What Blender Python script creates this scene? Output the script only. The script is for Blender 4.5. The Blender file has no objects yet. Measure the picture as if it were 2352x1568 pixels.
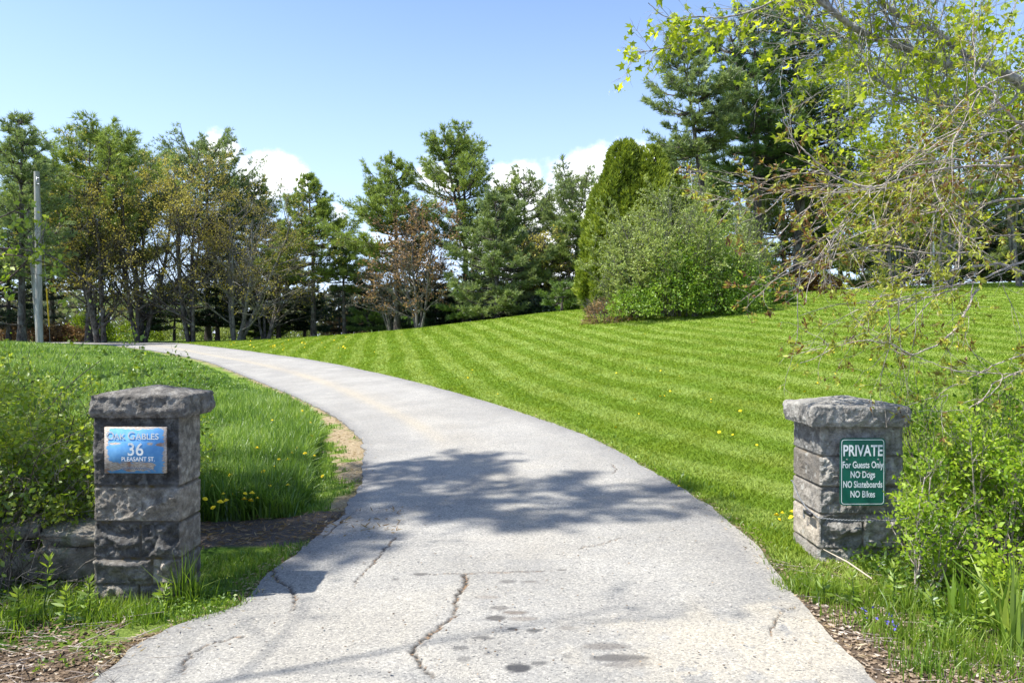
import bpy, math, random
import numpy as np
from mathutils import Vector, Matrix, noise as MN
R = math.radians
SC = bpy.context.scene
COL = SC.collection
rng = np.random.default_rng(7)

# ------------------------------------------------------------------ camera
F, CX, HY, EYE = 1700.0, 1176.0, 770.0, 1.65      # measured on the photo at 2352 px width
cam_d = bpy.data.cameras.new("camera"); cam = bpy.data.objects.new("camera", cam_d); COL.objects.link(cam)
cam_d.sensor_width = 36.0; cam_d.lens = F / 2352 * 36.0
cam_d.clip_start = 0.05; cam_d.clip_end = 3000
cam.location = (0, 0, EYE); cam.rotation_euler = (R(90) - math.atan((784 - HY) / F), 0, 0)
SC.camera = cam

# ------------------------------------------------------------------ light
SUN = np.array([.72, .17, -1.25]); SUN /= np.linalg.norm(SUN)
sun_d = bpy.data.lights.new("sun", 'SUN'); sun = bpy.data.objects.new("sun", sun_d); COL.objects.link(sun)
sun_d.energy = 4.8; sun_d.angle = R(0.53); sun_d.color = (1.0, .965, .90)
sun.rotation_euler = Vector(SUN).to_track_quat('-Z', 'Y').to_euler()
SC.view_settings.view_transform = 'Standard'; SC.view_settings.look = 'None'
SC.view_settings.exposure = 0.98; SC.view_settings.gamma = 1.0
SC.cycles.max_bounces = 6; SC.cycles.diffuse_bounces = 3; SC.cycles.glossy_bounces = 2
SC.cycles.transmission_bounces = 4; SC.cycles.transparent_max_bounces = 4
SC.cycles.sample_clamp_indirect = 4

# ------------------------------------------------------------------ node helper
class NT:
    def __init__(s, tree): s.t = tree; s.t.nodes.clear()
    def n(s, typ, ins=None, **kw):
        nd = s.t.nodes.new(typ)
        for k, v in kw.items(): setattr(nd, k, v)
        for k, v in (ins or {}).items(): s.set(nd, k, v)
        return nd
    def set(s, nd, k, v):
        sock = nd.inputs[k]
        if isinstance(v, bpy.types.NodeSocket): s.t.links.new(v, sock)
        elif isinstance(v, bpy.types.Node): s.t.links.new(v.outputs[0], sock)
        else:
            if isinstance(v, tuple) and len(v) == 3 and sock.type == 'RGBA': v = v + (1,)
            sock.default_value = v
    def m(s, op, a, b=None, c=None, clamp=False):
        nd = s.n('ShaderNodeMath', operation=op); nd.use_clamp = clamp
        for i, v in enumerate((a, b, c)):
            if v is not None: s.set(nd, i, v)
        return nd.outputs[0]
    def mix(s, f, a, b, blend='MIX'):
        nd = s.n('ShaderNodeMix', data_type='RGBA', blend_type=blend)
        s.set(nd, 0, f); s.set(nd, 6, a); s.set(nd, 7, b); return nd.outputs[2]
    def noise(s, vec, scale, detail=3, rough=.55, out=0, dist=0):
        nd = s.n('ShaderNodeTexNoise', {'Vector': vec, 'Scale': scale, 'Detail': detail, 'Roughness': rough, 'Distortion': dist})
        return nd.outputs[out]
    def sm(s, v, a, b, t0=0., t1=1.):
        nd = s.n('ShaderNodeMapRange', interpolation_type='SMOOTHSTEP')
        for k, x in zip(range(5), (v, a, b, t0, t1)): s.set(nd, k, x)
        return nd.outputs[0]
    def lin(s, v, a, b, t0=0., t1=1.):
        nd = s.n('ShaderNodeMapRange')
        for k, x in zip(range(5), (v, a, b, t0, t1)): s.set(nd, k, x)
        return nd.outputs[0]
    def attr(s, name): return s.n('ShaderNodeAttribute', attribute_name=name).outputs['Fac']
    def pos(s): return s.n('ShaderNodeNewGeometry').outputs['Position']
    def obj(s): return s.n('ShaderNodeTexCoord').outputs['Object']
    def mapv(s, v, scale=(1, 1, 1), loc=(0, 0, 0), rot=(0, 0, 0)):
        return s.n('ShaderNodeMapping', {'Vector': v, 'Scale': scale, 'Location': loc, 'Rotation': rot}).outputs[0]
    def ramp(s, f, stops, interp='LINEAR'):
        nd = s.n('ShaderNodeValToRGB'); cr = nd.color_ramp; cr.interpolation = interp
        while len(cr.elements) < len(stops): cr.elements.new(.5)
        for e, (p, c) in zip(cr.elements, stops): e.position = p; e.color = tuple(c) + (1,)
        s.set(nd, 0, f); return nd.outputs[0]
    def bump(s, h, strength, dist): return s.n('ShaderNodeBump', {'Height': h, 'Strength': strength, 'Distance': dist}).outputs[0]
    def xyz(s, v):
        nd = s.n('ShaderNodeSeparateXYZ', {0: v}); return nd.outputs

def mk(name, fn):
    m = bpy.data.materials.new(name); m.use_nodes = True
    t = NT(m.node_tree); sh = fn(t)
    o = t.n('ShaderNodeOutputMaterial'); t.t.links.new(sh, o.inputs[0]); return m
def pbr(t, col, rough=.8, bump=None, metal=0., spec=.3):
    b = t.n('ShaderNodeBsdfPrincipled', {'Base Color': col, 'Roughness': rough, 'Metallic': metal, 'Specular IOR Level': spec})
    if bump is not None: t.set(b, 'Normal', bump)
    return b.outputs[0]
def leafmat(name, stops, trans=.4, gloss=.05, noise_scale=None):
    def f(t):
        v = t.attr('var')
        c = t.ramp(v, stops)
        d = t.n('ShaderNodeBsdfDiffuse', {'Color': c})
        tc = t.mix(.45, c, t.mix(1., c, (1.5, 1.45, .5), 'MULTIPLY'))
        tr = t.n('ShaderNodeBsdfTranslucent', {'Color': tc})
        mx = t.n('ShaderNodeMixShader', {0: trans, 1: d, 2: tr})
        g = t.n('ShaderNodeBsdfGlossy', {'Roughness': .45, 'Color': (.8, .85, .8)})
        return t.n('ShaderNodeMixShader', {0: gloss, 1: mx, 2: g}).outputs[0]
    return mk(name, f)
def barkmat(name, a, b, scale=14., streak=.25):
    def f(t):
        p = t.mapv(t.obj(), (1, 1, streak))
        n1 = t.noise(p, scale, 5, .65); n2 = t.noise(t.obj(), 2.3, 3)
        c = t.mix(t.sm(n1, .35, .65), a, b)
        c = t.mix(t.sm(n2, .45, .65, 0, .35), c, (.30, .31, .27))
        return pbr(t, c, .9, t.bump(n1, .8, .03))
    return mk(name, f)

# ------------------------------------------------------------------ world: sky with low cumulus
W = bpy.data.worlds.new("World"); SC.world = W; W.use_nodes = True
t = NT(W.node_tree)
sky = t.n('ShaderNodeTexSky', sky_type='NISHITA', sun_disc=False, sun_elevation=R(59.6), sun_rotation=math.atan2(-.72, -.135),
          altitude=20, air_density=1.0, dust_density=.6, ozone_density=1.6)
SKY_S = .13
d3 = t.xyz(t.n('ShaderNodeTexCoord').outputs['Generated'])
yy = t.m('MAXIMUM', d3[1], .05)
u = t.m('DIVIDE', d3[0], yy); v = t.m('DIVIDE', d3[2], yy)
uv = t.n('ShaderNodeCombineXYZ', {0: u, 1: v, 2: 0.}).outputs[0]
nz = t.noise(uv, 9., 7, .58); nz2 = t.noise(uv, 30., 4, .6)
tot = None
for (bu, bv, ru, rv, a) in [(-.335, .215, .055, .040, 1), (-.288, .212, .018, .018, .8), (-.40, .245, .045, .04, .9), (-.47, .19, .07, .05, .55),
                            (.012, .198, .058, .05, 1), (.10, .19, .10, .065, 1.05), (.17, .22, .07, .045, .9), (.03, .12, .12, .08, 1), (-.10, .205, .05, .045, .75),
                            (-.235, .16, .03, .02, .55), (.40, .15, .07, .05, .6), (.2, .37, .03, .02, .42), (-.16, .12, .09, .05, .6)]:
    du = t.m('DIVIDE', t.m('SUBTRACT', u, bu), ru); dv = t.m('DIVIDE', t.m('SUBTRACT', v, bv), rv)
    r2 = t.m('ADD', t.m('MULTIPLY', du, du), t.m('MULTIPLY', dv, dv))
    e = t.m('MULTIPLY', t.m('EXPONENT', t.m('MULTIPLY', r2, -.9)), a)
    tot = e if tot is None else t.m('MAXIMUM', tot, e)
dens = t.m('ADD', tot, t.m('MULTIPLY', t.m('SUBTRACT', nz, .5), 1.5))
dens = t.m('ADD', dens, t.m('MULTIPLY', t.m('SUBTRACT', nz2, .5), .35))
mask = t.sm(dens, .42, .80, 0, .97)
# paler towards the horizon, as the air is
zel = d3[2]
pale = t.sm(zel, .5, -.02, 0, .55)
skyc = t.mix(1., sky.outputs[0], (.92, .95, 1.04), 'MULTIPLY')
skyc = t.mix(pale, skyc, (3.9, 4.8, 7.0))
cloudc = t.mix(t.sm(nz2, .3, .7), (6.6, 6.9, 7.3), (8.2, 8.2, 8.2))
col = t.mix(mask, skyc, cloudc)
bg = t.n('ShaderNodeBackground', {'Color': col, 'Strength': SKY_S})
wo = t.n('ShaderNodeOutputWorld'); t.t.links.new(bg.outputs[0], wo.inputs[0])

# ------------------------------------------------------------------ object helpers
def tag(o, label=None, cat=None, group=None, kind=None):
    kind = kind or ("thing" if cat else None)
    if label: o['label'] = label
    if cat: o['category'] = cat
    if group: o['group'] = group
    if kind: o['kind'] = kind
    return o
def empty(name, loc=(0, 0, 0), rz=0.):
    o = bpy.data.objects.new(name, None); COL.objects.link(o); o.location = loc; o.rotation_euler = (0, 0, rz); o.empty_display_size = .2
    return o
class MA:
    """mesh accumulator: numpy blocks of verts and same-size faces plus a per-vertex 'var' value"""
    def __init__(s): s.v = []; s.f = {}; s.n = 0; s.a = []
    def add(s, v, f, var=None):
        v = np.asarray(v, dtype=np.float32).reshape(-1, 3); f = np.asarray(f, dtype=np.int64)
        if len(v) == 0: return
        s.v.append(v); s.f.setdefault(f.shape[1], []).append(f + s.n)
        a = np.zeros(len(v), np.float32) if var is None else np.broadcast_to(np.asarray(var, np.float32), (len(v),))
        s.a.append(a); s.n += len(v)
    def build(s, name, material, parent=None, smooth=False, attrs=None, origin=None):
        me = bpy.data.meshes.new(name)
        v = np.concatenate(s.v); a = np.concatenate(s.a)
        if origin is not None: v = v - np.asarray(origin, np.float32)
        loops = []; starts = []; tot = 0; k = 0
        for n, fl in s.f.items():
            fl = np.concatenate(fl); loops.append(fl.ravel()); m = len(fl)
            starts.append(k + np.arange(m) * n); k += m * n; tot += m
        loops = np.concatenate(loops).astype(np.int32); starts = np.concatenate(starts).astype(np.int32)
        me.vertices.add(len(v)); me.vertices.foreach_set('co', v.ravel())
        me.loops.add(len(loops)); me.loops.foreach_set('vertex_index', loops)
        me.polygons.add(tot); me.polygons.foreach_set('loop_start', starts)
        me.update(calc_edges=True)
        at = me.attributes.new('var', 'FLOAT', 'POINT'); at.data.foreach_set('value', a)
        for an, av in (attrs or {}).items():
            at = me.attributes.new(an, 'FLOAT', 'POINT'); at.data.foreach_set('value', np.asarray(av, np.float32))
        if smooth: me.polygons.foreach_set('use_smooth', np.ones(tot, bool))
        me.validate()
        mats = material if isinstance(material, (list, tuple)) else [material]
        for m_ in mats: me.materials.append(m_)
        o = bpy.data.objects.new(name, me); COL.objects.link(o)
        if parent is not None: o.parent = parent
        if origin is not None and parent is None: o.location = tuple(float(q) for q in origin)
        return o
def nrm(a): return a / np.maximum(np.linalg.norm(a, axis=-1, keepdims=True), 1e-9)
def rdir(n, r=None): return nrm((r or rng).normal(size=(n, 3)))
def frame(D):
    ref = np.where(np.abs(D[:, 2:3]) > .9, np.array([[1., 0, 0]]), np.array([[0, 0, 1.]]))
    A = nrm(np.cross(D, ref)); return A, np.cross(D, A)
def segs(ma, P0, P1, r0, r1, sides=3, var=None):
    """batched tapered prisms from P0 to P1"""
    n = len(P0)
    if n == 0: return
    P0 = np.asarray(P0, float); P1 = np.asarray(P1, float); D = nrm(P1 - P0); A, B = frame(D)
    th = np.arange(sides) / sides * 2 * np.pi
    ring = np.cos(th)[None, :, None] * A[:, None] + np.sin(th)[None, :, None] * B[:, None]
    V = np.concatenate([P0[:, None] + ring * np.reshape(r0, (-1, 1, 1)), P1[:, None] + ring * np.reshape(r1, (-1, 1, 1))], 1)
    base = (np.arange(n) * 2 * sides)[:, None, None]; i = np.arange(sides); j = (i + 1) % sides
    q = np.stack([i, j, j + sides, i + sides], -1)[None] + base
    vv = None if var is None else np.repeat(var, 2 * sides)
    ma.add(V.reshape(-1, 3), q.reshape(-1, 4), vv)
def tube(ma, pts, rad, sides=6, var=0., cap=True):
    pts = np.asarray(pts, float); n = len(pts); rad = np.broadcast_to(np.asarray(rad, float), (n,))
    T = nrm(np.gradient(pts, axis=0)); A = np.zeros((n, 3)); a = frame(T[:1])[0][0]
    for i in range(n):
        a = a - T[i] * np.dot(a, T[i]); a /= max(np.linalg.norm(a), 1e-9); A[i] = a
    B = np.cross(T, A); th = np.arange(sides) / sides * 2 * np.pi
    V = pts[:, None] + (np.cos(th)[None, :, None] * A[:, None] + np.sin(th)[None, :, None] * B[:, None]) * rad[:, None, None]
    i = np.arange(sides); j = (i + 1) % sides
    q = np.stack([i, j, j + sides, i + sides], -1)[None] + (np.arange(n - 1) * sides)[:, None, None]
    ma.add(V.reshape(-1, 3), q.reshape(-1, 4), var)
    if cap:
        ma.add(V[-1], np.arange(sides)[None], var); ma.add(V[0][::-1], np.arange(sides)[None], var)
def box(ma, x0, x1, y0, y1, z0, z1, var=0.):
    v = [(x, y, z) for z in (z0, z1) for y in (y0, y1) for x in (x0, x1)]
    ma.add(v, [(0, 2, 3, 1), (4, 5, 7, 6), (0, 1, 5, 4), (2, 6, 7, 3), (0, 4, 6, 2), (1, 3, 7, 5)], var)
def leaves(ma, P, size, var, D=None, aspect=.55, fold=.25, r=None, flat=0.):
    """rhombic folded leaves (2 triangles each)"""
    r = r or rng; n = len(P)
    if n == 0: return
    if D is None: D = rdir(n, r)
    if flat: D = nrm(D * np.array([1, 1, 1 - flat]))
    A, B = frame(D); ph = r.uniform(0, 2 * np.pi, (n, 1)); S = A * np.cos(ph) + B * np.sin(ph); Nn = np.cross(D, S)
    if flat:
        S = nrm(np.cross(D, np.array([[0, 0, 1.]]) + r.normal(size=(n, 3)) * (1 - flat))); Nn = np.cross(D, S)
    size = np.reshape(np.broadcast_to(size, (n,)), (n, 1))
    w = size * aspect * .5
    V = np.stack([P, P + D * size * .45 + S * w + Nn * w * fold, P + D * size, P + D * size * .45 - S * w + Nn * w * fold], 1)
    q = np.array([[0, 1, 2], [0, 2, 3]])[None] + (np.arange(n) * 4)[:, None, None]
    ma.add(V.reshape(-1, 3), q.reshape(-1, 3), np.repeat(var, 4))
def tufts(ma, P, A, L, w, k, var, spread=.9, r=None):
    """fans of k needle blades at each point P along axis A"""
    r = r or rng; n = len(P)
    if n == 0: return
    Pk = np.repeat(P, k, 0); Ak = np.repeat(A, k, 0)
    D = nrm(Ak + rdir(n * k, r) * spread)
    S = nrm(np.cross(D, rdir(n * k, r))) * (w * .5)
    Lk = np.repeat(np.broadcast_to(L, (n,)), k)[:, None] * r.uniform(.6, 1.1, (n * k, 1))
    V = np.stack([Pk - S + D * Lk * .08, Pk + S + D * Lk * .08, Pk + D * Lk], 1)
    ma.add(V.reshape(-1, 3), np.arange(n * k * 3).reshape(-1, 3), np.repeat(np.clip(np.repeat(var, k) + r.normal(0, .08, n * k), 0, 1), 3))

# ------------------------------------------------------------------ terrain
_U = np.array([-1.6, -.69, -.55, -.4, -.28, -.16, -.015, .096, .2, .34, .45, .69, 1.6])
_Y = np.array([0, 5, 9, 14, 20, 28, 36, 45, 55, 70, 100, 200.])
_Z = np.array([
 [0, 0, .05, .12, .32, .66, .90, 1.02, 1.10, 1.12, 1.0, .8],
 [0, 0, .05, .12, .32, .66, .90, 1.02, 1.10, 1.12, 1.0, .8],
 [0, 0, .05, .12, .32, .66, .92, 1.02, 1.10, 1.12, 1.0, .8],
 [0, 0, .04, .11, .30, .60, .86, 1.00, 1.12, 1.14, 1.0, .8],
 [0, 0, .05, .13, .33, .65, .95, 1.25, 1.58, 1.50, 1.1, .8],
 [0, 0, .07, .20, .45, .85, 1.25, 1.68, 1.95, 1.80, 1.1, .8],
 [0, 0, .10, .33, .68, 1.22, 1.90, 2.75, 3.05, 2.60, 1.2, .8],
 [0, 0, .14, .42, .80, 1.50, 2.38, 3.50, 3.40, 2.70, 1.3, .8],
 [0, 0, .18, .58, 1.05, 1.75, 2.60, 3.85, 3.95, 3.10, 1.5, .8],
 [0, .02, .25, .75, 1.32, 2.20, 3.20, 4.25, 4.50, 4.20, 2.0, .8],
 [0, .03, .32, .88, 1.52, 2.48, 3.55, 4.60, 4.80, 4.50, 2.5, .8],
 [0, .04, .42, 1.10, 1.90, 3.00, 4.10, 5.00, 5.20, 5.0, 3.0, .8],
 [0, .04, .42, 1.10, 1.90, 3.00, 4.10, 5.00, 5.20, 5.0, 3.0, .8]])
_ug = np.linspace(-1.6, 1.6, 240); _rg = np.linspace(math.log(3), math.log(203), 300)
_tab = np.stack([np.interp(np.exp(_rg) - 3, _Y, z) for z in _Z])          # (cols, rows)
_tab = np.stack([np.interp(_ug, _U, _tab[:, j]) for j in range(len(_rg))], 1)
def _blur(a, s, ax):
    k = np.exp(-.5 * (np.arange(-3 * s, 3 * s + 1) / s) ** 2); k /= k.sum()
    return np.apply_along_axis(lambda m: np.convolve(np.pad(m, 3 * s, mode='edge'), k, 'valid'), ax, a)
_tab = _blur(_blur(_tab, 5, 0), 6, 1)
def T(x, y):
    x = np.asarray(x, float); y = np.asarray(y, float)
    yc = np.clip(y, .6, 199)
    uu = np.clip(x / yc, -1.59, 1.59); ui = (uu + 1.6) / 3.2 * 239; ri = (np.log(yc + 3) - _rg[0]) / (_rg[-1] - _rg[0]) * 299
    i = np.floor(ui).astype(int); j = np.clip(np.floor(ri).astype(int), 0, 298); i = np.clip(i, 0, 238); fu = ui - i; fr = ri - j
    z = (_tab[i, j] * (1 - fu) + _tab[i + 1, j] * fu) * (1 - fr) + (_tab[i, j + 1] * (1 - fu) + _tab[i + 1, j + 1] * fu) * fr
    return z * np.clip(y / 1.5, 0, 1)
def at(px, py, zoff=0.):
    """ground point seen at photo pixel (2352-wide) -> world x, y, z"""
    px = np.asarray(px, float); py = np.asarray(py, float)
    a = (px - CX) / F; b = (HY - py) / F
    ys = np.exp(np.linspace(math.log(2.), math.log(150), 3000))
    X = a[..., None] * ys; Z = EYE + b[..., None] * ys
    hit = Z <= T(X, ys + 0 * X) + zoff
    k = np.where(hit.any(-1), hit.argmax(-1), 2999); y = ys[k]
    return np.stack([a * y, y, T(a * y, y)], -1)
def ray(px, py, y):
    return np.array([(px - CX) / F * y, y, EYE + (HY - py) / F * y])
def rays(lst): return np.array([ray(*q) for q in lst])

# ------------------------------------------------------------------ driveway outline
_Lp = [(190, 1600), (300, 1502), (430, 1440), (560, 1392), (600, 1330), (690, 1262), (790, 1180), (832, 1090), (826, 1010), (760, 955), (660, 905), (560, 864), (470, 830), (370, 809), (300, 799), (236, 792)]
_Rp = [(2030, 1600), (1945, 1502), (1880, 1440), (1825, 1375), (1778, 1310), (1712, 1232), (1604, 1152), (1496, 1087), (1376, 1018), (1240, 965), (1080, 914), (900, 866), (730, 830), (600, 811), (490, 797), (380, 787)]
Lw = at([p[0] for p in _Lp], [p[1] for p in _Lp])[:, :2]; Rw = at([p[0] for p in _Rp], [p[1] for p in _Rp])[:, :2]
Lw = np.vstack([Lw, Lw[-1] + [[-7, 5.5], [-18, 9.5], [-34, 13]]]); Rw = np.vstack([Rw, Rw[-1] + [[-7, 4.5], [-18, 9.5], [-34, 13]]])
def smooth_poly(P, n=16, it=2):
    P = np.asarray(P, float); out = []
    Q = np.vstack([2 * P[0] - P[1], P, 2 * P[-1] - P[-2]])
    for i in range(1, len(Q) - 2):
        tt = np.linspace(0, 1, n, endpoint=False)[:, None]; a, b, c, d = Q[i - 1], Q[i], Q[i + 1], Q[i + 2]
        out.append(.5 * ((2 * b) + (-a + c) * tt + (2 * a - 5 * b + 4 * c - d) * tt ** 2 + (-a + 3 * b - 3 * c + d) * tt ** 3))
    out.append(P[-1:]); return np.vstack(out)
Ls = smooth_poly(Lw); Rs = smooth_poly(Rw)
def sdist(P, x, y):
    """signed distance to polyline, positive on its left when walking along it"""
    x = np.asarray(x, float).ravel(); y = np.asarray(y, float).ravel(); out = np.empty(len(x))
    A = P[:-1:2]; B = np.vstack([P[2::2], P[-1:]])[:len(A)]; AB = B - A; L2 = (AB ** 2).sum(1) + 1e-12
    for s in range(0, len(x), 40000):
        q = np.stack([x[s:s + 40000], y[s:s + 40000]], -1)[:, None]; tt = np.clip(((q - A) * AB).sum(-1) / L2, 0, 1)
        d = q - (A + AB * tt[..., None]); dd = (d ** 2).sum(-1); k = dd.argmin(1); ii = np.arange(len(k))
        sg = np.sign(AB[k, 0] * (q[:, 0, 1] - A[k, 1]) - AB[k, 1] * (q[:, 0, 0] - A[k, 0]))
        out[s:s + 40000] = np.sqrt(dd[ii, k]) * np.where(sg == 0, 1, sg)
    return out
def dL(x, y): return sdist(Ls, x, y)          # >0 : left of the driveway
def dR(x, y): return -sdist(Rs, x, y)         # >0 : right of the driveway
def vnoise(x, y, s, seed=0):
    """cheap tileless value noise"""
    x = np.asarray(x) * s + seed * 17.3; y = np.asarray(y) * s + seed * 9.1; i = np.floor(x); j = np.floor(y); fx = x - i; fy = y - j
    fx = fx * fx * (3 - 2 * fx); fy = fy * fy * (3 - 2 * fy)
    h = lambda a, b: np.modf(np.abs(np.sin(a * 127.1 + b * 311.7 + seed * 3.7) * 43758.5453))[0]
    return (h(i, j) * (1 - fx) + h(i + 1, j) * fx) * (1 - fy) + (h(i, j + 1) * (1 - fx) + h(i + 1, j + 1) * fx) * fy
def fbm(x, y, s, seed=0, o=4): return sum(vnoise(x, y, s * 2 ** k, seed + k) * .5 ** k for k in range(o)) / (2 - .5 ** (o - 1))
sst = lambda v, a, b: (lambda q: q * q * (3 - 2 * q))(np.clip((v - a) / (b - a), 0, 1))
# zones --------------------------------------------------------------------
def z_mulch(x, y):   # bark mulch bed behind the left pillar
    e = (y - 6.15 - .25 * (x + 2.2)) / .45 + (fbm(x, y, 2.5, 5) - .5) * .8
    return (np.abs(e) < 1) & (x > -4.2) & (x < -.9)
def z_dirt(x, y):    # bare verge with litter beside the street
    return (y + (fbm(x, y, 2., 9) - .5) * .9 < 3.95) & (x < -1.0) | (dR(x, y) < .35 + .35 * fbm(x, y, 2.2, 4)) & (y < 5.2) & (dR(x, y) > -.1) | (y < 3.75) & (x > 1.9)
def z_tan(x, y):     # dry mown edge on the inside of the bend
    d = dL(x, y); yy_ = np.asarray(y).ravel()
    return (fbm(x, y, 3.1, 41).ravel() > .40) & (d > -.05) & (d < (.12 + .34 * np.exp(-((yy_ - 10.3) / 2.3) ** 2)) * (.6 + .9 * fbm(x, y, 1.7, 8).ravel()))
# ================================================================== ground
def axis(lim, s0, near, g):
    a = [0.]
    while a[-1] < lim: a.append(a[-1] + max(s0, g * (a[-1] - near) + s0))
    return np.array(a)
xa = axis(420, .085, 6.5, .022); xs = np.concatenate([-xa[:0:-1], xa])
yb = axis(800, .085, 10., .018); ys_ = np.concatenate([-axis(60, .5, 3, .1)[:0:-1], yb])
XX, YY = np.meshgrid(xs, ys_); gx, gy = XX.ravel(), YY.ravel()
def turf(t):
    """mown lawn colour: broad mowing stripes, the light-dark look of combed blades painted in, over fine turf variation"""
    p = t.pos(); s = t.xyz(p)
    w1 = t.noise(p, .16, 2); w2 = t.noise(p, .9, 2)
    s1 = t.m('ADD', s[0], t.m('SUBTRACT', t.m('MULTIPLY', s[1], .17), t.m('MULTIPLY', t.m('EXPONENT', t.m('MULTIPLY', s[1], -1 / 3.9)), 11.8)))
    s1 = t.m('ADD', s1, t.m('ADD', t.m('MULTIPLY', w1, .8), t.m('MULTIPLY', w2, .14)))
    st = t.m('SINE', t.m('MULTIPLY', s1, 2 * math.pi / 1.08))
    st = t.sm(st, -.40, .55)
    amp = t.noise(p, .5, 2); st = t.m('MULTIPLY', st, t.sm(amp, .25, .65, .45, 1.))
    c = t.mix(st, (.172, .270, .034), (.275, .365, .085))  # mowing sheen painted as two greens; the blades themselves are not combed
    tan_ = t.sm(t.noise(p, .33, 4), .60, .72, 0, .5); hi = t.sm(s[2], 3.6, 4.4)
    c = t.mix(t.m('MULTIPLY', tan_, hi), c, (.30, .27, .10))
    c = t.mix(t.sm(t.noise(p, 1.3, 4), .35, .75, 0, .45), c, (.20, .26, .022))
    return c, p
def f_ground(t):
    c, p = turf(t)
    n1 = t.noise(p, 60, 4, .7); n2 = t.noise(p, 9, 4, .6); n3 = t.noise(p, 220, 3, .7)
    lawn = t.mix(t.sm(n1, .3, .7), t.mix(1., c, (.62, .66, .6), 'MULTIPLY'), t.mix(1., c, (1.2, 1.15, 1.2), 'MULTIPLY'))
    mead = t.mix(t.sm(n1, .3, .7), (.035, .085, .008), (.075, .14, .018))
    dirt = t.mix(t.sm(n3, .3, .7), (.10, .07, .045), (.28, .21, .15)); dirt = t.mix(t.sm(n2, .4, .62), dirt, (.12, .09, .065))
    mul = t.mix(t.sm(n3, .35, .65), (.06, .05, .04), (.20, .17, .145))
    tan_ = t.mix(t.sm(n3, .3, .7), (.30, .22, .12), (.52, .42, .28))
    base = t.mix(t.attr('zl'), mead, lawn); base = t.mix(t.attr('zd'), base, dirt); base = t.mix(t.attr('zm'), base, mul); base = t.mix(t.attr('zt'), base, tan_)
    return pbr(t, base, .95, t.bump(t.m('ADD', n1, t.m('MULTIPLY', n3, .5)), .9, .03), spec=.1)
M_ground = mk('soil_and_turf', f_ground)
near = (np.hypot(gx, gy) < 75)
DL = np.full(len(gx), 9.); DR = np.full(len(gx), 9.); DL[near] = dL(gx[near], gy[near]); DR[near] = dR(gx[near], gy[near])
zl = (DR > 0).astype(float); zl[(DL > 0) & (DL < .5)] = .8
zd = np.zeros(len(gx)); zd[near] = z_dirt(gx[near], gy[near]); edge = ((np.abs(DR) < .05) | (np.abs(DL) < .06)); zd[edge] = np.maximum(zd[edge], .8)
zd[(DR > 0) & (gx > 2.9) & (gy < 6.0) & (fbm(gx, gy, 1.3, 3) > .42)] = .8
zm = np.zeros(len(gx)); zm[near] = z_mulch(gx[near], gy[near])
zt = np.zeros(len(gx)); nn = near & (gy > 6.8); zt[nn] = z_tan(gx[nn], gy[nn])
ma = MA(); nx = len(xs); i = (np.arange(len(ys_) - 1)[:, None] * nx + np.arange(nx - 1)[None]).ravel()
gz = T(gx, gy) + (fbm(gx, gy, 1.2, 2) - .5) * .03 * sst(np.minimum(DL * (DL > 0) + DR * (DR > 0), 3), .1, .6)
inroad = (DL < -.06) & (DR < -.06); gz = np.where(inroad | (gy < 3.3), T(gx, gy) - .03, gz)
ma.add(np.stack([gx, gy, gz], -1), np.stack([i, i + 1, i + 1 + nx, i + nx], -1))
ground = ma.build('ground', M_ground, smooth=True, attrs={'zl': zl, 'zd': zd, 'zm': zm, 'zt': zt}); ground['kind'] = 'structure'

# ================================================================== driveway
NC = 380
sl = np.linspace(0, 1, len(Ls)); mid = (Ls + Rs) / 2; cl = np.concatenate([[0], np.cumsum(np.linalg.norm(np.diff(mid, axis=0), axis=1))])
st_ = [0.]
while st_[-1] < cl[-1]:
    y_ = float(np.interp(st_[-1], cl, mid[:, 1])); st_.append(st_[-1] + (.02 if y_ < 8 else (.0035 * y_ if y_ < 15 else .02 * y_)))
st_ = np.array(st_[:-1]); rl = np.stack([np.interp(st_, cl, Ls[:, k]) for k in (0, 1)], -1); rr = np.stack([np.interp(st_, cl, Rs[:, k]) for k in (0, 1)], -1)
tt = np.linspace(0, 1, NC); jl = (fbm(rl[:, 0], rl[:, 1], 3.5, 1) - .5) * .16; jr = (fbm(rr[:, 0], rr[:, 1], 3.5, 6) - .5) * .07
wd = np.linalg.norm(rr - rl, axis=1); t2 = (jl / wd)[:, None] * (1 - tt) + tt[None] * (1 + (jr / wd)[:, None])
PX = rl[:, None, 0] * (1 - t2) + rr[:, None, 0] * t2; PY = rl[:, None, 1] * (1 - t2) + rr[:, None, 1] * t2
px_, py_ = PX.ravel(), PY.ravel()
def crackdist(pl, w, jit, seed, x, y):
    P = at([q[0] for q in pl], [q[1] for q in pl])[:, :2]; P = smooth_poly(P, 14)
    r_ = np.random.default_rng(seed); j = r_.normal(0, 1, P.shape); j = (j + np.roll(j, 1, 0)) * .5 * jit; P = P + j
    m = (x > P[:, 0].min() - .2) & (x < P[:, 0].max() + .2) & (y > P[:, 1].min() - .2) & (y < P[:, 1].max() + .2)
    d = np.full(len(x), 9.); A = P[:-1]; B = P[1:]; AB = B - A
    q = np.stack([x[m], y[m]], -1)[:, None]; s = np.clip(((q - A) * AB).sum(-1) / ((AB ** 2).sum(1) + 1e-9), 0, 1)
    d[m] = np.sqrt(((q - A - AB * s[..., None]) ** 2).sum(-1)).min(1)
    ww = w * (.45 + 1.1 * vnoise(x, y, 6, seed)); return np.clip(1.25 - d / ww, 0, 1)
crack = np.zeros(len(px_))
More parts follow.
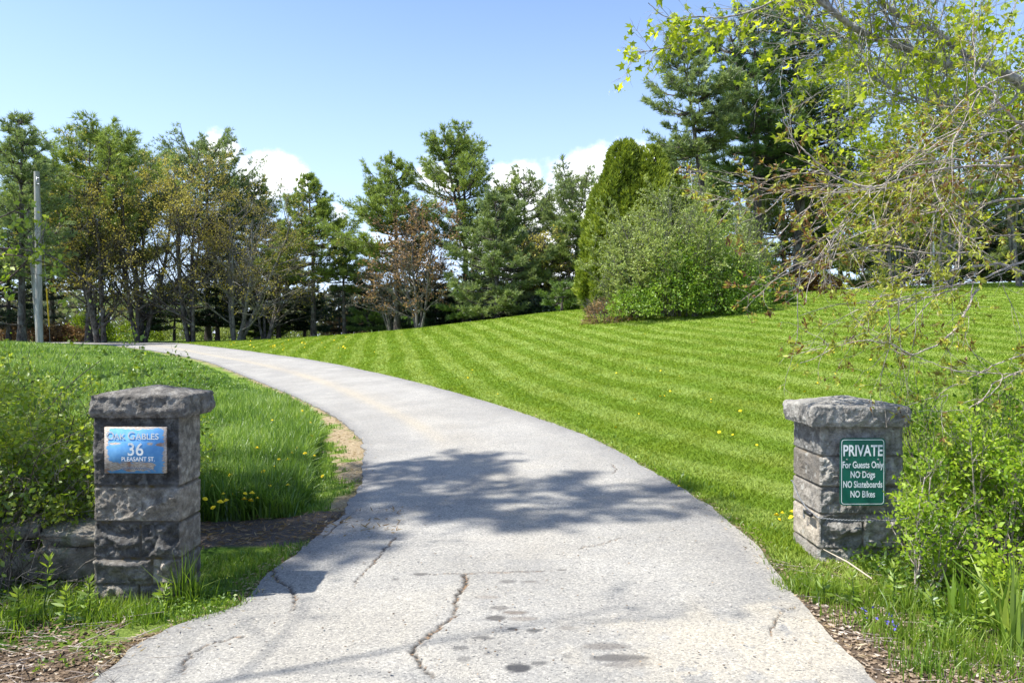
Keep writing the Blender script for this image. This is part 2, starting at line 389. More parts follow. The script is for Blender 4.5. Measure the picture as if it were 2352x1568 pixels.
for k, (pl, w, jit) in enumerate([
    ([(1062, 1328), (1072, 1346), (1052, 1372), (1046, 1398), (1040, 1425), (1000, 1458), (968, 1482), (950, 1510), (968, 1538), (990, 1566)], .016, .012),
    ([(985, 1329), (1060, 1326), (1180, 1322), (1300, 1317)], .009, .005),
    ([(905, 1238), (884, 1268), (868, 1290), (835, 1325), (812, 1350)], .010, .014),
    ([(622, 1312), (634, 1338), (668, 1362), (676, 1388), (668, 1412)], .010, .012),
    ([(1330, 1268), (1380, 1256), (1425, 1243)], .006, .012), ([(1405, 1072), (1415, 1082), (1408, 1092)], .009, .01),
    ([(1590, 1170), (1640, 1180)], .004, .01), ([(560, 1470), (480, 1490), (430, 1520), (420, 1560)], .007, .014),
    ([(820, 1175), (790, 1200), (740, 1240)], .006, .012), ([(1830, 1400), (1790, 1420), (1770, 1470)], .006, .01)]):
    crack = np.maximum(crack, crackdist(pl, w, jit, 11 + k, px_, py_))
stain = np.zeros(len(px_)); st_tan = np.zeros(len(px_))
for (a, b, ra, rb, s, tn) in [(1110, 1475, 27, 4.5, .8, 0), (1137, 1429, 26, 6, .85, .1), (1146, 1405, 22, 5.5, .6, .2), (1186, 1415, 30, 5, .7, .5), (1200, 1430, 38, 5.5, .5, .5),
        (1178, 1455, 15, 4, .8, 0), (1226, 1458, 20, 5, .8, 0), (1056, 1500, 22, 5.5, .6, 0), (1064, 1526, 18, 7, .5, 0), (1190, 1547, 32, 10, .95, 0), (1238, 1536, 22, 6, .7, 0),
        (1390, 1497, 62, 9, .55, .3), (1420, 1524, 72, 9, .75, .1), (1440, 1540, 60, 8, .4, .3), (1215, 1344, 20, 3, .5, .3), (1165, 1344, 22, 3, .6, .1), (966, 1329, 18, 3.5, .7, .1),
        (1303, 1453, 30, 4, .35, .3), (907, 1341, 9, 2.5, .6, .1), (1120, 1512, 10, 3, .5, .2), (1303, 1519, 14, 4, .5, 0), (1120, 1380, 30, 4, .3, .9)]:
    c = at(a, b)[:2]; ex = abs(at(a + ra, b)[0] - c[0]); ey = abs(at(a, b + rb)[1] - c[1])
    d = np.hypot((px_ - c[0]) / ex, (py_ - c[1]) / ey) + (fbm(px_, py_, 14, int(a)) - .5) * .45
    e = sst(d, 1.1, .72) if False else np.clip((1.12 - d) / .35, 0, 1); stain = np.maximum(stain, e * s); st_tan = np.maximum(st_tan, e * tn)
tco = np.broadcast_to(tt, PX.shape).ravel()
sand = np.clip(1.6 - np.hypot((px_ - 1.72) / .95, (py_ - 3.85) / .42) + (fbm(px_, py_, 5, 2) - .5) * 2.0, 0, 1) * (fbm(px_, py_, 9, 12) > .33)
sand = np.maximum(sand, np.clip(1 - (-dR(px_, py_)) / .16, 0, 1) * fbm(px_, py_, 6, 7) * (py_ < 7) * .9)
ln = np.repeat(st_, NC)
streak = np.exp(-((tco - .40 + .05 * np.sin(ln * .25)) / .055) ** 2) * sst(ln, 5, 9) * (.5 + .5 * fbm(px_, py_, .9, 4)) + .35 * np.exp(-((tco - .5) / .1) ** 2) * (ln > 2) * fbm(px_, py_, 1.2, 14)
warm = sst(fbm(px_, py_, 1.1, 21), .5, .68) * (py_ < 9) * np.exp(-((tco - .42) / .28) ** 2)
edged = np.maximum(np.clip(1 - (1 - tco) / .14, 0, 1), np.clip(1 - tco / .07, 0, 1)) * (.45 + .8 * fbm(px_, py_, 1.8, 31))
patch = ((py_ > at(1000, 1326)[1]) & (py_ < 8)).astype(float) * .35
pz = T(px_, py_) + .022 + (fbm(px_, py_, 1.1, 3) - .5) * .02 - crack * .012
def f_drive(t):
    p = t.pos(); n1 = t.noise(p, 150, 3, .75); n2 = t.noise(p, 5, 5, .65); n3 = t.noise(p, 1.1, 4, .55); vo = t.n('ShaderNodeTexVoronoi', {'Vector': p, 'Scale': 95.}).outputs['Color']
    vg = t.n('ShaderNodeSeparateColor', {0: vo}).outputs[0]
    c = t.mix(t.sm(n3, .3, .7), (.295, .280, .250), (.37, .352, .315))
    c = t.mix(t.sm(n2, .4, .75, 0, .3), c, (.26, .26, .255))
    c = t.mix(t.m('MULTIPLY', t.attr('warm'), .5), c, (.42, .385, .32))
    c = t.mix(t.m('MULTIPLY', t.attr('streak'), .75), c, (.43, .37, .27))
    c = t.mix(t.m('MULTIPLY', t.attr('edged'), .8, clamp=True), c, (.19, .185, .178))
    c = t.mix(t.m('MULTIPLY', t.attr('sand'), .8), c, (.44, .395, .315))
    c = t.mix(1., c, t.ramp(vg, [(0, (.62, .62, .63)), (.35, (.93, .93, .92)), (.8, (1.05, 1.05, 1.03)), (.96, (1.35, 1.33, 1.28))]), 'MULTIPLY')
    c = t.mix(t.sm(n1, .35, .7, 0, .35), c, (.14, .14, .145)); pit = t.noise(p, 38, 2, .5); c = t.mix(t.sm(pit, .66, .72, 0, .75), c, (.06, .06, .062)); c = t.mix(t.sm(t.noise(t.mapv(p, (1, .35, 1)), .8, 5, .6), .5, .68, 0, .30), c, (.22, .215, .205))
    s = t.mix(t.attr('stan'), (.05, .05, .052), (.18, .13, .09))
    c = t.mix(t.m('MULTIPLY', t.attr('stain'), .97), c, s)
    k = t.m('MULTIPLY', t.attr('crack'), t.sm(t.noise(p, 30, 3), .25, .5, .55, 1.), clamp=True)
    c = t.mix(k, c, t.mix(t.sm(t.noise(p, 40, 2), .5, .62), (.03, .028, .025), (.22, .14, .08)))
    h = t.m('ADD', t.m('MULTIPLY', vg, .6), n1)
    return pbr(t, c, .92, t.bump(h, .55, .008), spec=.15)
M_drive = mk('worn_asphalt', f_drive)
ma = MA(); NRW = len(st_); i = (np.arange(NRW - 1)[:, None] * NC + np.arange(NC - 1)[None]).ravel()
ma.add(np.stack([px_, py_, pz], -1), np.stack([i, i + 1, i + 1 + NC, i + NC], -1))
at_ = dict(crack=crack, stain=stain, stan=st_tan, sand=sand, streak=streak, warm=warm, edged=edged)
nvd = len(px_)
for cidx in (0, NC - 1):     # broken asphalt edge going down into the soil
    e = np.arange(NRW) * NC + cidx; top = np.stack([px_[e], py_[e], pz[e]], -1); bot = top - [0, 0, .06]
    k = np.arange(NRW - 1); ma.add(np.vstack([top, bot]), np.stack([k, k + 1, k + 1 + NRW, k + NRW], -1))
    for a_ in at_: at_[a_] = np.concatenate([at_[a_], np.tile(np.asarray(at_[a_])[e], 2) if a_ != 'edged' else np.ones(2 * NRW)])
drive = ma.build('driveway', M_drive, smooth=True, attrs=at_); drive['kind'] = 'structure'

# street edge just in front of the camera
def f_street(t):
    p = t.pos(); n1 = t.noise(p, 150, 3, .75); n2 = t.noise(p, 3, 4, .65)
    c = t.mix(t.sm(n2, .3, .7), (.13, .13, .135), (.20, .20, .20)); c = t.mix(t.sm(n1, .4, .7, 0, .6), c, (.07, .07, .075))
    return pbr(t, c, .9, t.bump(n1, .6, .008), spec=.2)
ma = MA(); X_, Y_ = np.meshgrid(np.linspace(-30, 30, 600), np.linspace(-9, 3.34, 120)); X_ = X_.ravel(); Y_ = Y_.ravel()
Yj = Y_ + (Y_ > 3.3) * ((fbm(X_, X_ * 0, 4, 3) - .5) * .10 + .02 * np.abs(X_) ** 1.0 * (np.abs(X_) < 2.4) * 0)
i = (np.arange(119)[:, None] * 600 + np.arange(599)[None]).ravel()
ma.add(np.stack([X_, Yj, .040 + 0 * X_ + .004 * vnoise(X_, Y_, 2)], -1), np.stack([i, i + 1, i + 601, i + 600], -1))
street = ma.build('street', mk('street_asphalt', f_street), smooth=True); street['kind'] = 'structure'

# ================================================================== gate pillars
def stonemat(name, dark, mid, light, moss, lichen):
    def f(t):
        p = t.obj(); v = t.attr('var'); n1 = t.noise(p, 18, 6, .7); n2 = t.noise(p, 70, 4, .7); n3 = t.noise(p, 5, 4, .6)
        c = t.ramp(n1, [(.3, dark), (.5, mid), (.72, light)])
        c = t.mix(t.m('MULTIPLY', v, .7, clamp=True), c, (.42, .35, .27)); c = t.mix(1., c, t.ramp(t.attr('tone'), [(0, (.55, .56, .57)), (.5, (1., .98, .95)), (1, (1.45, 1.38, 1.26))]), 'MULTIPLY')
        c = t.mix(t.sm(n3, .52, .7, 0, .55), c, dark)
        c = t.mix(t.sm(n2, .58, .72, 0, .5), c, (.05, .05, .05))
        lich = t.m('MULTIPLY', t.sm(t.noise(p, 13, 3, .5), .60, .66), lichen)
        c = t.mix(lich, c, (.66, .66, .61))
        j = t.attr('joint'); jc = t.mix(t.sm(t.noise(p, 16, 3), .5, .65), mid, moss)
        c = t.mix(t.m('MULTIPLY', j, .9), c, t.mix(1., jc, (.6, .56, .5), 'MULTIPLY'))
        return pbr(t, c, .92, t.bump(t.m('ADD', n1, n2), 1., .02), spec=.12)
    return mk(name, f)
M_stL = stonemat('dark_granite', (.075, .070, .063), (.195, .183, .165), (.42, .40, .36), (.22, .16, .04), .15)
M_stR = stonemat('grey_granite', (.15, .145, .135), (.32, .31, .285), (.54, .52, .475), (.38, .30, .20), .35)
def rect_path(w, d, r, n):
    """closed outline of a w x d rectangle with corner radius r, starting at the front left going right; returns points, normals, face id, along"""
    pts = []; nor = []; fid = []; al = []
    sides_ = [((-w / 2, -d / 2), (1, 0), w, (0, -1)), ((w / 2, -d / 2), (0, 1), d, (1, 0)), ((w / 2, d / 2), (-1, 0), w, (0, 1)), ((-w / 2, d / 2), (0, -1), d, (-1, 0))]
    for k, (o, dr, L, nn_) in enumerate(sides_):
        m = max(4, int(L / n)); s = np.linspace(r, L - r, m)
        for q in s:
            pts.append((o[0] + dr[0] * q, o[1] + dr[1] * q)); nor.append(nn_); fid.append(k); al.append(q)
        n2_ = sides_[(k + 1) % 4][3]
        c = (o[0] + dr[0] * L - dr[0] * r - nn_[0] * r, o[1] + dr[1] * L - dr[1] * r - nn_[1] * r)
        for a in (.25, .5, .75):
            v_ = np.array(nn_) * math.cos(a * math.pi / 2) + np.array(n2_) * math.sin(a * math.pi / 2)
            pts.append((c[0] + v_[0] * r, c[1] + v_[1] * r)); nor.append(tuple(v_)); fid.append(k if a < .5 else (k + 1) % 4); al.append(L if a < .5 else 0.)
    return np.array(pts), np.array(nor), np.array(fid), np.array(al)
def facets(a, h, seed, amp):
    r_ = np.random.default_rng(seed); v = np.full(a.shape, 9.)
    for _ in range(7):
        ca, ch = r_.uniform(-1, 1, 2); g = r_.normal(0, 1.1, 2); v = np.minimum(v, r_.uniform(.55, 1.1) + g[0] * (a - ca * .4) + g[1] * (h - ch * .4))
    return np.clip(v, -.2, 1.1) * amp
def shaft(name, w, d, H, courses, splits, amps, tints, mat, root, seed):
    """rock-faced coursed masonry: courses = joint heights, splits[face][course] = split positions (m), amps[face][course] roughness"""
    res = .008; P, Nn, fid, al = rect_path(w, d, .012, res); m = int(H / res); hz = np.linspace(-.12, H, m)
    J = [-.3] + list(courses) + [H + .1]; n = len(P)
    A, Hh = np.meshgrid(al, hz); Fi = np.broadcast_to(fid, A.shape); disp = np.zeros(A.shape); tin = np.zeros(A.shape); jn = np.zeros(A.shape); tone = np.zeros(A.shape)
    for f in range(4):
        L = w if f % 2 == 0 else d
        for c in range(len(J) - 1):
            xs_ = [0.] + list(splits[f].get(c, [])) + [L]
            for b in range(len(xs_) - 1):
                msk = (Fi == f) & (Hh >= J[c]) & (Hh < J[c + 1]) & (A >= xs_[b] - (b == 0)) & (A <= xs_[b + 1] + (b == len(xs_) - 2))
                if not msk.any(): continue
                a = A[msk]; h = Hh[msk]; dx = np.minimum(np.where(b == 0, 9, a - xs_[b]), np.where(b == len(xs_) - 2, 9, xs_[b + 1] - a)); dj = np.minimum(h - J[c], J[c + 1] - h)
                if c == len(J) - 2: dj = h - J[c]
                wob = (fbm(a, h, 22, seed) - .5) * .008; dd = np.minimum(dx, dj) + wob
                sd = seed * 31 + f * 57 + c * 7 + b; amp = amps[f].get(c, amps[f].get('*', .03))
                if isinstance(amp, tuple): amp = amp[b]
                ca = (xs_[b] + xs_[b + 1]) / 2; chh = (max(J[c], 0) + min(J[c + 1], H)) / 2; hw = (xs_[b + 1] - xs_[b]) / 2; hh = max((min(J[c + 1], H) - max(J[c], 0)) / 2, .02)
                edge_ = np.minimum(dd, np.minimum(a + .012, L - a + .012))
                rock = facets((a - ca) / hw, (h - chh) / hh, sd, amp * 1.1) + (fbm(a + f, h, 18, sd, 5) - .5) * amp * 1.3 + (fbm(a + f, h, 75, sd, 3) - .5) * (.007 + amp * .30)
                v = rock * sst(edge_, 0, .026) + sst(dd, -.001, .010) * .024 - .014
                tone[msk] = np.random.default_rng(sd + 5).uniform(0, 1); disp[msk] = v; tin[msk] = tints.get((f, c), 0); jn[msk] = 1 - sst(dd, .003, .010)
    V = np.empty((m, n, 3)); V[..., :2] = P[None] + Nn[None] * disp[..., None]; V[..., 2] = hz[:, None]
    ma = MA(); i = np.arange(n); j = (i + 1) % n; q = (np.stack([i, j, j + n, i + n], -1)[None] + (np.arange(m - 1) * n)[:, None, None]).reshape(-1, 4)
    ma.add(V.reshape(-1, 3), q, tin.ravel()); ma.add(V[-1], np.arange(n)[None], 0)
    jj = np.concatenate([jn.ravel(), np.zeros(n)])
    o = ma.build(name, mat, root, attrs={'joint': jj, 'tone': np.concatenate([tone.ravel(), np.zeros(n)])}); return o
def capstone(w, d, z0, z1, zt_, mat, root, seed, amp=.018, off=(0, 0), tin=0.):
    P, Nn, fid, al = rect_path(w, d, .02, .009); n = len(P); prof = [(z0, .0, 0)] + [(z0 + (z1 - z0) * k, 0., 1) for k in np.linspace(0.05, .97, 16)]
    rows = []; 
    rows.append(np.concatenate([P * .80, np.full((n, 1), z0 + .002)], 1))
    for k, (z, _, s) in enumerate(prof):
        q = (z - z0) / (z1 - z0); und = .012 * (1 - sst(q, 0, .25)) + .004 * sst(q, .9, 1.)
        dsp = (facets(np.sin(al * 5 + fid) , q * 2 - 1 + 0 * al, seed, amp) + (fbm(al * 1. + fid * 3, z + 0 * al, 20, seed) - .5) * amp * 1.6 + (fbm(al + fid * 3, z + 0 * al, 70, seed + 3) - .5) * .012) - und
        rows.append(np.concatenate([P + Nn * dsp[:, None], np.full((n, 1), z) + ((fbm(al + fid * 3, z + 0 * al, 15, seed + 8) - .5) * .02)[:, None] * (0 < q)], 1))
    for k in np.linspace(.97, 0.03, 16):
        zz = z1 + (zt_ - z1) * (1 - k) + (fbm(P[:, 0] * k + 5, P[:, 1] * k, 14, seed) - .5) * .016
        rows.append(np.concatenate([rows[-1][:, :2] * 0 + (P + Nn * ((fbm(al + fid * 3, z1 + 0 * al, 20, seed) - .5) * amp * 1.2 * k - .012)[:, None]) * k, zz[:, None]], 1))
    V = np.array(rows); V[..., 0] += off[0]; V[..., 1] += off[1]; m = len(V)
    ma = MA(); i = np.arange(n); j = (i + 1) % n; q = (np.stack([i, j, j + n, i + n], -1)[None] + (np.arange(m - 1) * n)[:, None, None]).reshape(-1, 4)
    ma.add(V.reshape(-1, 3), q, tin); ma.add(V[0][::-1], np.arange(n)[None], tin); ma.add(V[-1], np.arange(n)[None], tin)
    return ma.build('cap', mat, root, attrs={'joint': np.zeros(ma.n), 'tone': np.full(ma.n, .5)})
# left pillar
LP = empty('gate_pillar', (-2.31, 4.70, 0)); tag(LP, 'dark granite gate pillar carrying the peeling blue house sign, left of the driveway', 'pillar', 'stone gate pillars')
shaft('shaft', .52, .29, 1.16, [.115, .275, .50, .72], {0: {0: [.27], 2: [.28], 1: [.35], 4: []}, 1: {}, 2: {0: [.25]}, 3: {}},
      {0: {0: (.040, .03), 1: (.055, .06), 2: (.055, .065), 3: .035, 4: .034, '*': .03}, 1: {'*': .006, 1: .008}, 2: {'*': .02}, 3: {'*': .022}}, {(1, 0): .25, (1, 1): .2, (1, 2): .25, (1, 3): .15}, M_stL, LP, 3)
capstone(.60, .42, 1.145, 1.285, 1.338, M_stL, LP, 5, off=(.03, .02))
ma = MA(); box(ma, .2585, .2645, .10, .135, .595, .655)
ma.build('latch_hole', mk('hole_shadow', lambda t: pbr(t, (.01, .009, .008), 1.)), LP)
RPx, RPy = 2.457, 5.44
RP = empty('gate_pillar', (RPx, RPy, 0)); tag(RP, 'light grey granite gate pillar carrying the green private sign, right of the driveway', 'pillar', 'stone gate pillars')
shaft('shaft', .575, .48, 1.02, [.148, .393, .585, .80], {0: {1: [.30], 0: []}, 1: {}, 2: {}, 3: {}},
      {0: {0: .040, 1: (.062, .050), 2: .045, 3: .048, 4: .022, '*': .03}, 1: {'*': .02}, 2: {'*': .02}, 3: {'*': .012, 4: .02}}, {(3, 3): .85, (3, 2): .35, (3, 1): .5, (3, 0): .3, (0, 1): .1}, M_stR, RP, 9)
capstone(.70, .54, 1.015, 1.158, 1.215, M_stR, RP, 12, amp=.022, off=(-.042, -.06 + .0))

# ---- writing
def text_mesh(ma, body, x, z, h, wfac=1., bold=0., align='CENTER', y=0., var=0., shear=0.):
    c = bpy.data.curves.new('t', 'FONT'); c.body = body; c.size = 1.; c.offset = bold; c.align_x = align; c.shear = shear; c.fill_mode = 'FRONT'; c.resolution_u = 4
    o = bpy.data.objects.new('t', c); COL.objects.link(o); dg = bpy.context.evaluated_depsgraph_get(); me = bpy.data.meshes.new_from_object(o.evaluated_get(dg))
    v = np.array([q.co[:] for q in me.vertices]); hz_ = .73
    V = np.stack([x + v[:, 0] * h / hz_ * wfac, np.full(len(v), y), z + v[:, 1] * h / hz_], -1)
    for p in me.polygons: ma.add(V[list(p.vertices)], [list(range(len(p.vertices)))], var)
    bpy.data.objects.remove(o); bpy.data.curves.remove(c); bpy.data.meshes.remove(me)
def rrect(w, h, r, n=8):
    out = []
    for cx, cz, a0 in ((w / 2 - r, h / 2 - r, 0), (-w / 2 + r, h / 2 - r, 90), (-w / 2 + r, -h / 2 + r, 180), (w / 2 - r, -h / 2 + r, 270)):
        for k in range(n + 1):
            a = R(a0 + 90 * k / n); out.append((cx + r * math.cos(a), cz + r * math.sin(a)))
    return np.array(out)
def plate(ma, w, h, r, y0, y1, var=0.):
    q = rrect(w, h, r); n = len(q); Fv = np.stack([q[:, 0], np.full(n, y0), q[:, 1]], -1); Bv = Fv + [0, y1 - y0, 0]
    ma.add(Fv, np.arange(n)[::-1][None], var); ma.add(Bv, np.arange(n)[None], var); i = np.arange(n); j = (i + 1) % n
    ma.add(np.vstack([Fv, Bv]), np.stack([i, j, j + n, i + n], -1), var)
M_green = mk('green_sign_enamel', lambda t: pbr(t, t.mix(t.sm(t.noise(t.obj(), 9, 4), .4, .7, 0, .3), (.006, .115, .075), (.012, .15, .105)), .38, spec=.4))
M_white = mk('white_reflective', lambda t: pbr(t, (.80, .82, .80), .5))
M_steel = mk('dull_steel', lambda t: pbr(t, (.30, .31, .32), .45, metal=.7))
sg = empty('private_sign', (2.436, 5.135, .703), R(1.0)); tag(sg, 'green metal sign reading PRIVATE For Guests Only, on the right pillar', 'sign')
ma = MA(); plate(ma, .318, .468, .028, 0, .003); ma.build('panel', M_green, sg)
ma = MA(); a = rrect(.300, .450, .022); b = rrect(.291, .441, .018); n = len(a); i = np.arange(n); j = (i + 1) % n
ma.add(np.vstack([np.stack([a[:, 0], np.full(n, -.0015), a[:, 1]], -1), np.stack([b[:, 0], np.full(n, -.0015), b[:, 1]], -1)]), np.stack([i, i + n, j + n, j], -1)); ma.build('border', M_white, sg)
ma = MA()
text_mesh(ma, 'PRIVATE', .0, .112, .078, .70, .022, y=-.002)
for s, z, hh, wf in (('For Guests Only', .028, .047, .66), ('NO Dogs', -.040, .047, .68), ('NO Skateboards', -.108, .047, .63), ('NO Bikes', -.176, .047, .68)): text_mesh(ma, s, 0, z, hh, wf, .020, y=-.002)
ma.build('lettering', M_white, sg)
for sx in (-1, 1):
    ma = MA(); tube(ma, [(sx * .11, .0, .086), (sx * .11, -.006, .086)], [.007, .005], 8); ma.build('screw', M_steel, sg)
def f_blue(t):
    p = t.obj(); s = t.xyz(p); q = t.mapv(p, (1, 1, 3.2)); n = t.noise(q, 16, 6, .65); nf = t.noise(t.mapv(p, (1, 1, 6)), 45, 4)
    ex = t.m('SUBTRACT', .187, t.m('ABSOLUTE', s[0])); top = t.m('SUBTRACT', .138, s[2]); bot = t.m('ADD', s[2], .140)
    eL = t.m('ADD', s[0], .187)
    v1 = t.m('MULTIPLY', t.m('SUBTRACT', eL, .022), 1.0); v2 = t.m('MULTIPLY', t.m('SUBTRACT', top, .010), 1.); v3 = t.m('SUBTRACT', t.m('SUBTRACT', .187, s[0]), .012)
    lowc = t.m('ABSOLUTE', t.m('ADD', s[2], .098)); lowb = t.m('MULTIPLY', t.m('SUBTRACT', lowc, .026), 1.0)
    lowb = t.m('MAXIMUM', lowb, t.m('SUBTRACT', s[0], .12))
    d = t.m('MINIMUM', t.m('MINIMUM', v1, v2), t.m('MINIMUM', v3, lowb))
    # two flaked-off patches right of the number
    e1 = t.m('SUBTRACT', t.m('LENGTH', 0.) if False else t.n('ShaderNodeVectorMath', {0: t.mapv(p, (1, 0, 2.6), (-.092, 0, -.105))}, operation='LENGTH').outputs['Value'], .016)
    e2 = t.m('SUBTRACT', t.n('ShaderNodeVectorMath', {0: t.mapv(p, (1, 0, 3.2), (-.158, 0, -.11))}, operation='LENGTH').outputs['Value'], .028)
    e3 = t.m('SUBTRACT', t.n('ShaderNodeVectorMath', {0: t.mapv(p, (1, 0, 4.5), (.12, 0, -.18))}, operation='LENGTH').outputs['Value'], .032)
    d = t.m('MINIMUM', d, t.m('MINIMUM', e1, t.m('MINIMUM', e2, e3)))
    m = t.sm(t.m('ADD', d, t.m('MULTIPLY', t.m('SUBTRACT', n, .5), .085)), -.0015, .0015)
    wood = t.mix(t.sm(nf, .35, .7), (.33, .26, .20), (.62, .58, .54)); wood = t.mix(t.sm(t.noise(p, 11, 3), .55, .7), wood, (.36, .22, .15))
    blue = t.mix(t.sm(t.noise(p, 20, 3), .3, .7), (.10, .28, .56), (.15, .36, .62))
    return pbr(t, t.mix(m, wood, blue), .85, t.bump(m, .4, .002), spec=.08)
bs = empty('house_sign', (-2.293, 4.495, .953), R(-1.0)); tag(bs, 'peeling blue wooden sign reading OAK GABLES 36, on the left pillar', 'sign')
ma = MA(); box(ma, -.187, .187, 0, .022, -.140, .140); ma.build('board', mk('peeling_blue_paint', f_blue), bs)
def serif(ma, s, x, z, h, wf, y, align='CENTER'): text_mesh(ma, s, x, z, h, wf, .012, align, y)
ma = MA()
for s, x, h in (('O', -.152, .050), ('AK', -.094, .038), ('G', -.022, .050), ('ABLES', .076, .038)): serif(ma, s, x, .066, h, .95 if len(s) < 2 else 1.02, -.0015)
# small slab serifs under the stems of the letters
for x in (-.126, -.108, -.096, -.086, -.066, .020, .042, .056, .082, .104):
    ma.add([(x - .008, -.0016, .066), (x + .008, -.0016, .066), (x + .008, -.0016, .069), (x - .008, -.0016, .069)], [(0, 1, 2, 3)])
serif(ma, '36', .003, -.032, .080, .95, -.0015); serif(ma, 'PLEASANT ST.', .020, -.066, .026, .93, -.0015)
ma.build('lettering', mk('cream_sign_paint', lambda t: pbr(t, t.mix(t.sm(t.noise(t.obj(), 60, 3), .42, .62), (.78, .79, .72), (.60, .66, .68)), .6)), bs)
ma = MA(); r_ = np.random.default_rng(4); x = -.085     # worn handwritten line, no longer legible
while x < .10:
    k = r_.uniform(.006, .012); hgt = r_.uniform(.008, .022); tube(ma, [(x, -.001, -.118), (x + k * .8, -.001, -.118 + hgt), (x + k, -.001, -.113), (x + k * 1.5, -.001, -.119)], .0011, 4); x += k * 1.2 + (.014 if r_.random() < .12 else 0)
ma.build('script_line', mk('blue_grey_script', lambda t: pbr(t, (.10, .17, .28), .7)), bs)
# chain with snap hook round the right pillar
ch = empty('chain', (RPx, RPy, .40)); tag(ch, 'thin dark metal chain slung around the right pillar below the green sign', 'chain')
ma = MA(); path = []
def chz(s): return 0
pp = [(-.315, .20, .14), (-.312, .10, .055), (-.312, -.04, .0), (-.308, -.16, -.02), (-.318, -.285, -.022), (-.2, -.318, -.028), (0, -.328, -.032), (.2, -.322, -.03), (.318, -.28, -.025), (.33, 0, .02), (.318, .27, .05), (0, .285, .08), (-.3, .27, .13), (-.315, .20, .14)]
pp = smooth_poly(np.array(pp)[:, :3], 40) if False else np.array(pp)
def resample(P, step):
    L = np.concatenate([[0], np.cumsum(np.linalg.norm(np.diff(P, axis=0), axis=1))]); s = np.arange(0, L[-1], step); return np.stack([np.interp(s, L, P[:, k]) for k in range(3)], -1)
lk = resample(pp, .0115)
for k in range(len(lk) - 1):
    c = (lk[k] + lk[k + 1]) / 2; d = nrm((lk[k + 1] - lk[k])[None])[0]; A_, B_ = frame(d[None]); s_ = (A_ if k % 2 else B_)[0]
    th = np.linspace(0, 2 * np.pi, 9)[:-1]; q = c + np.cos(th)[:, None] * d * .0085 + np.sin(th)[:, None] * s_ * .0048; q = np.vstack([q, q[:1]])
    tube(ma, q, .0018, 4, cap=False)
ma.build('links', M_steel, ch)
ma = MA(); th = np.linspace(0, 2 * np.pi, 14); 
tube(ma, np.stack([-.33 + 0 * th, -.06 + .012 * np.sin(th), -.045 + .035 * np.cos(th)], -1), .004, 5, cap=False); ma.build('snap_hook', M_steel, ch)
ma = MA(); box(ma, -.345, -.322, -.20, -.09, -.035, -.012); ma.build('lock', mk('black_lock', lambda t: pbr(t, (.02, .02, .022), .4)), ch)
# ================================================================== trees
M_barkP = barkmat('pine_bark', (.035, .028, .024), (.12, .10, .085))
M_barkG = barkmat('grey_bark', (.06, .055, .05), (.20, .18, .16))
M_barkW = barkmat('pale_maple_bark', (.17, .16, .145), (.42, .40, .365), 20, .5)
M_twigW = barkmat('pale_twig_bark', (.27, .21, .17), (.56, .49, .42), 30, 1)
M_twigD = barkmat('dark_twig_bark', (.05, .04, .035), (.16, .12, .10), 30, 1)
M_needle = leafmat('white_pine_needles', [(0, (.06, .10, .032)), (.5, (.165, .23, .062)), (1, (.31, .38, .11))], .35, .04)
M_needleB = leafmat('bluish_pine_needles', [(0, (.07, .11, .05)), (.5, (.18, .245, .09)), (1, (.33, .40, .15))], .35, .04)
M_needleD = leafmat('deep_green_pine_needles', [(0, (.03, .07, .025)), (.5, (.085, .155, .04)), (1, (.18, .27, .06))], .3, .04)
M_needleY2 = leafmat('yellow_green_pine_needles', [(0, (.065, .11, .025)), (.5, (.20, .275, .058)), (1, (.37, .45, .11))], .35, .04)  # lighter, yellower green than the other pine needles
M_needleY = leafmat('fresh_pine_needles', [(0, (.045, .09, .02)), (.5, (.12, .20, .045)), (1, (.22, .31, .07))], .3, .05)
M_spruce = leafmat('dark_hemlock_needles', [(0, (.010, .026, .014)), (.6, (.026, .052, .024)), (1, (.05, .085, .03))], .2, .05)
M_cedar = leafmat('olive_cedar_sprays', [(0, (.07, .10, .012)), (.5, (.18, .24, .025)), (1, (.36, .42, .055))], .25, .03)
M_rust = leafmat('rusty_maple_buds', [(0, (.17, .15, .035)), (.5, (.34, .29, .06)), (1, (.54, .47, .12))], .35, .02)
M_red = leafmat('reddish_buds', [(0, (.12, .07, .04)), (.5, (.25, .15, .08)), (1, (.38, .26, .13))], .35, .02)
M_green = leafmat('spring_leaves', [(0, (.11, .17, .012)), (.5, (.28, .36, .02)), (1, (.50, .54, .05))], .6, .02)
M_bush = leafmat('grey_green_bush_leaves', [(0, (.12, .16, .04)), (.5, (.25, .31, .08)), (1, (.41, .47, .16))], .4, .03)
M_bushG = leafmat('bright_green_bush_leaves', [(0, (.06, .13, .012)), (.5, (.15, .27, .02)), (1, (.30, .42, .05))], .4, .04)

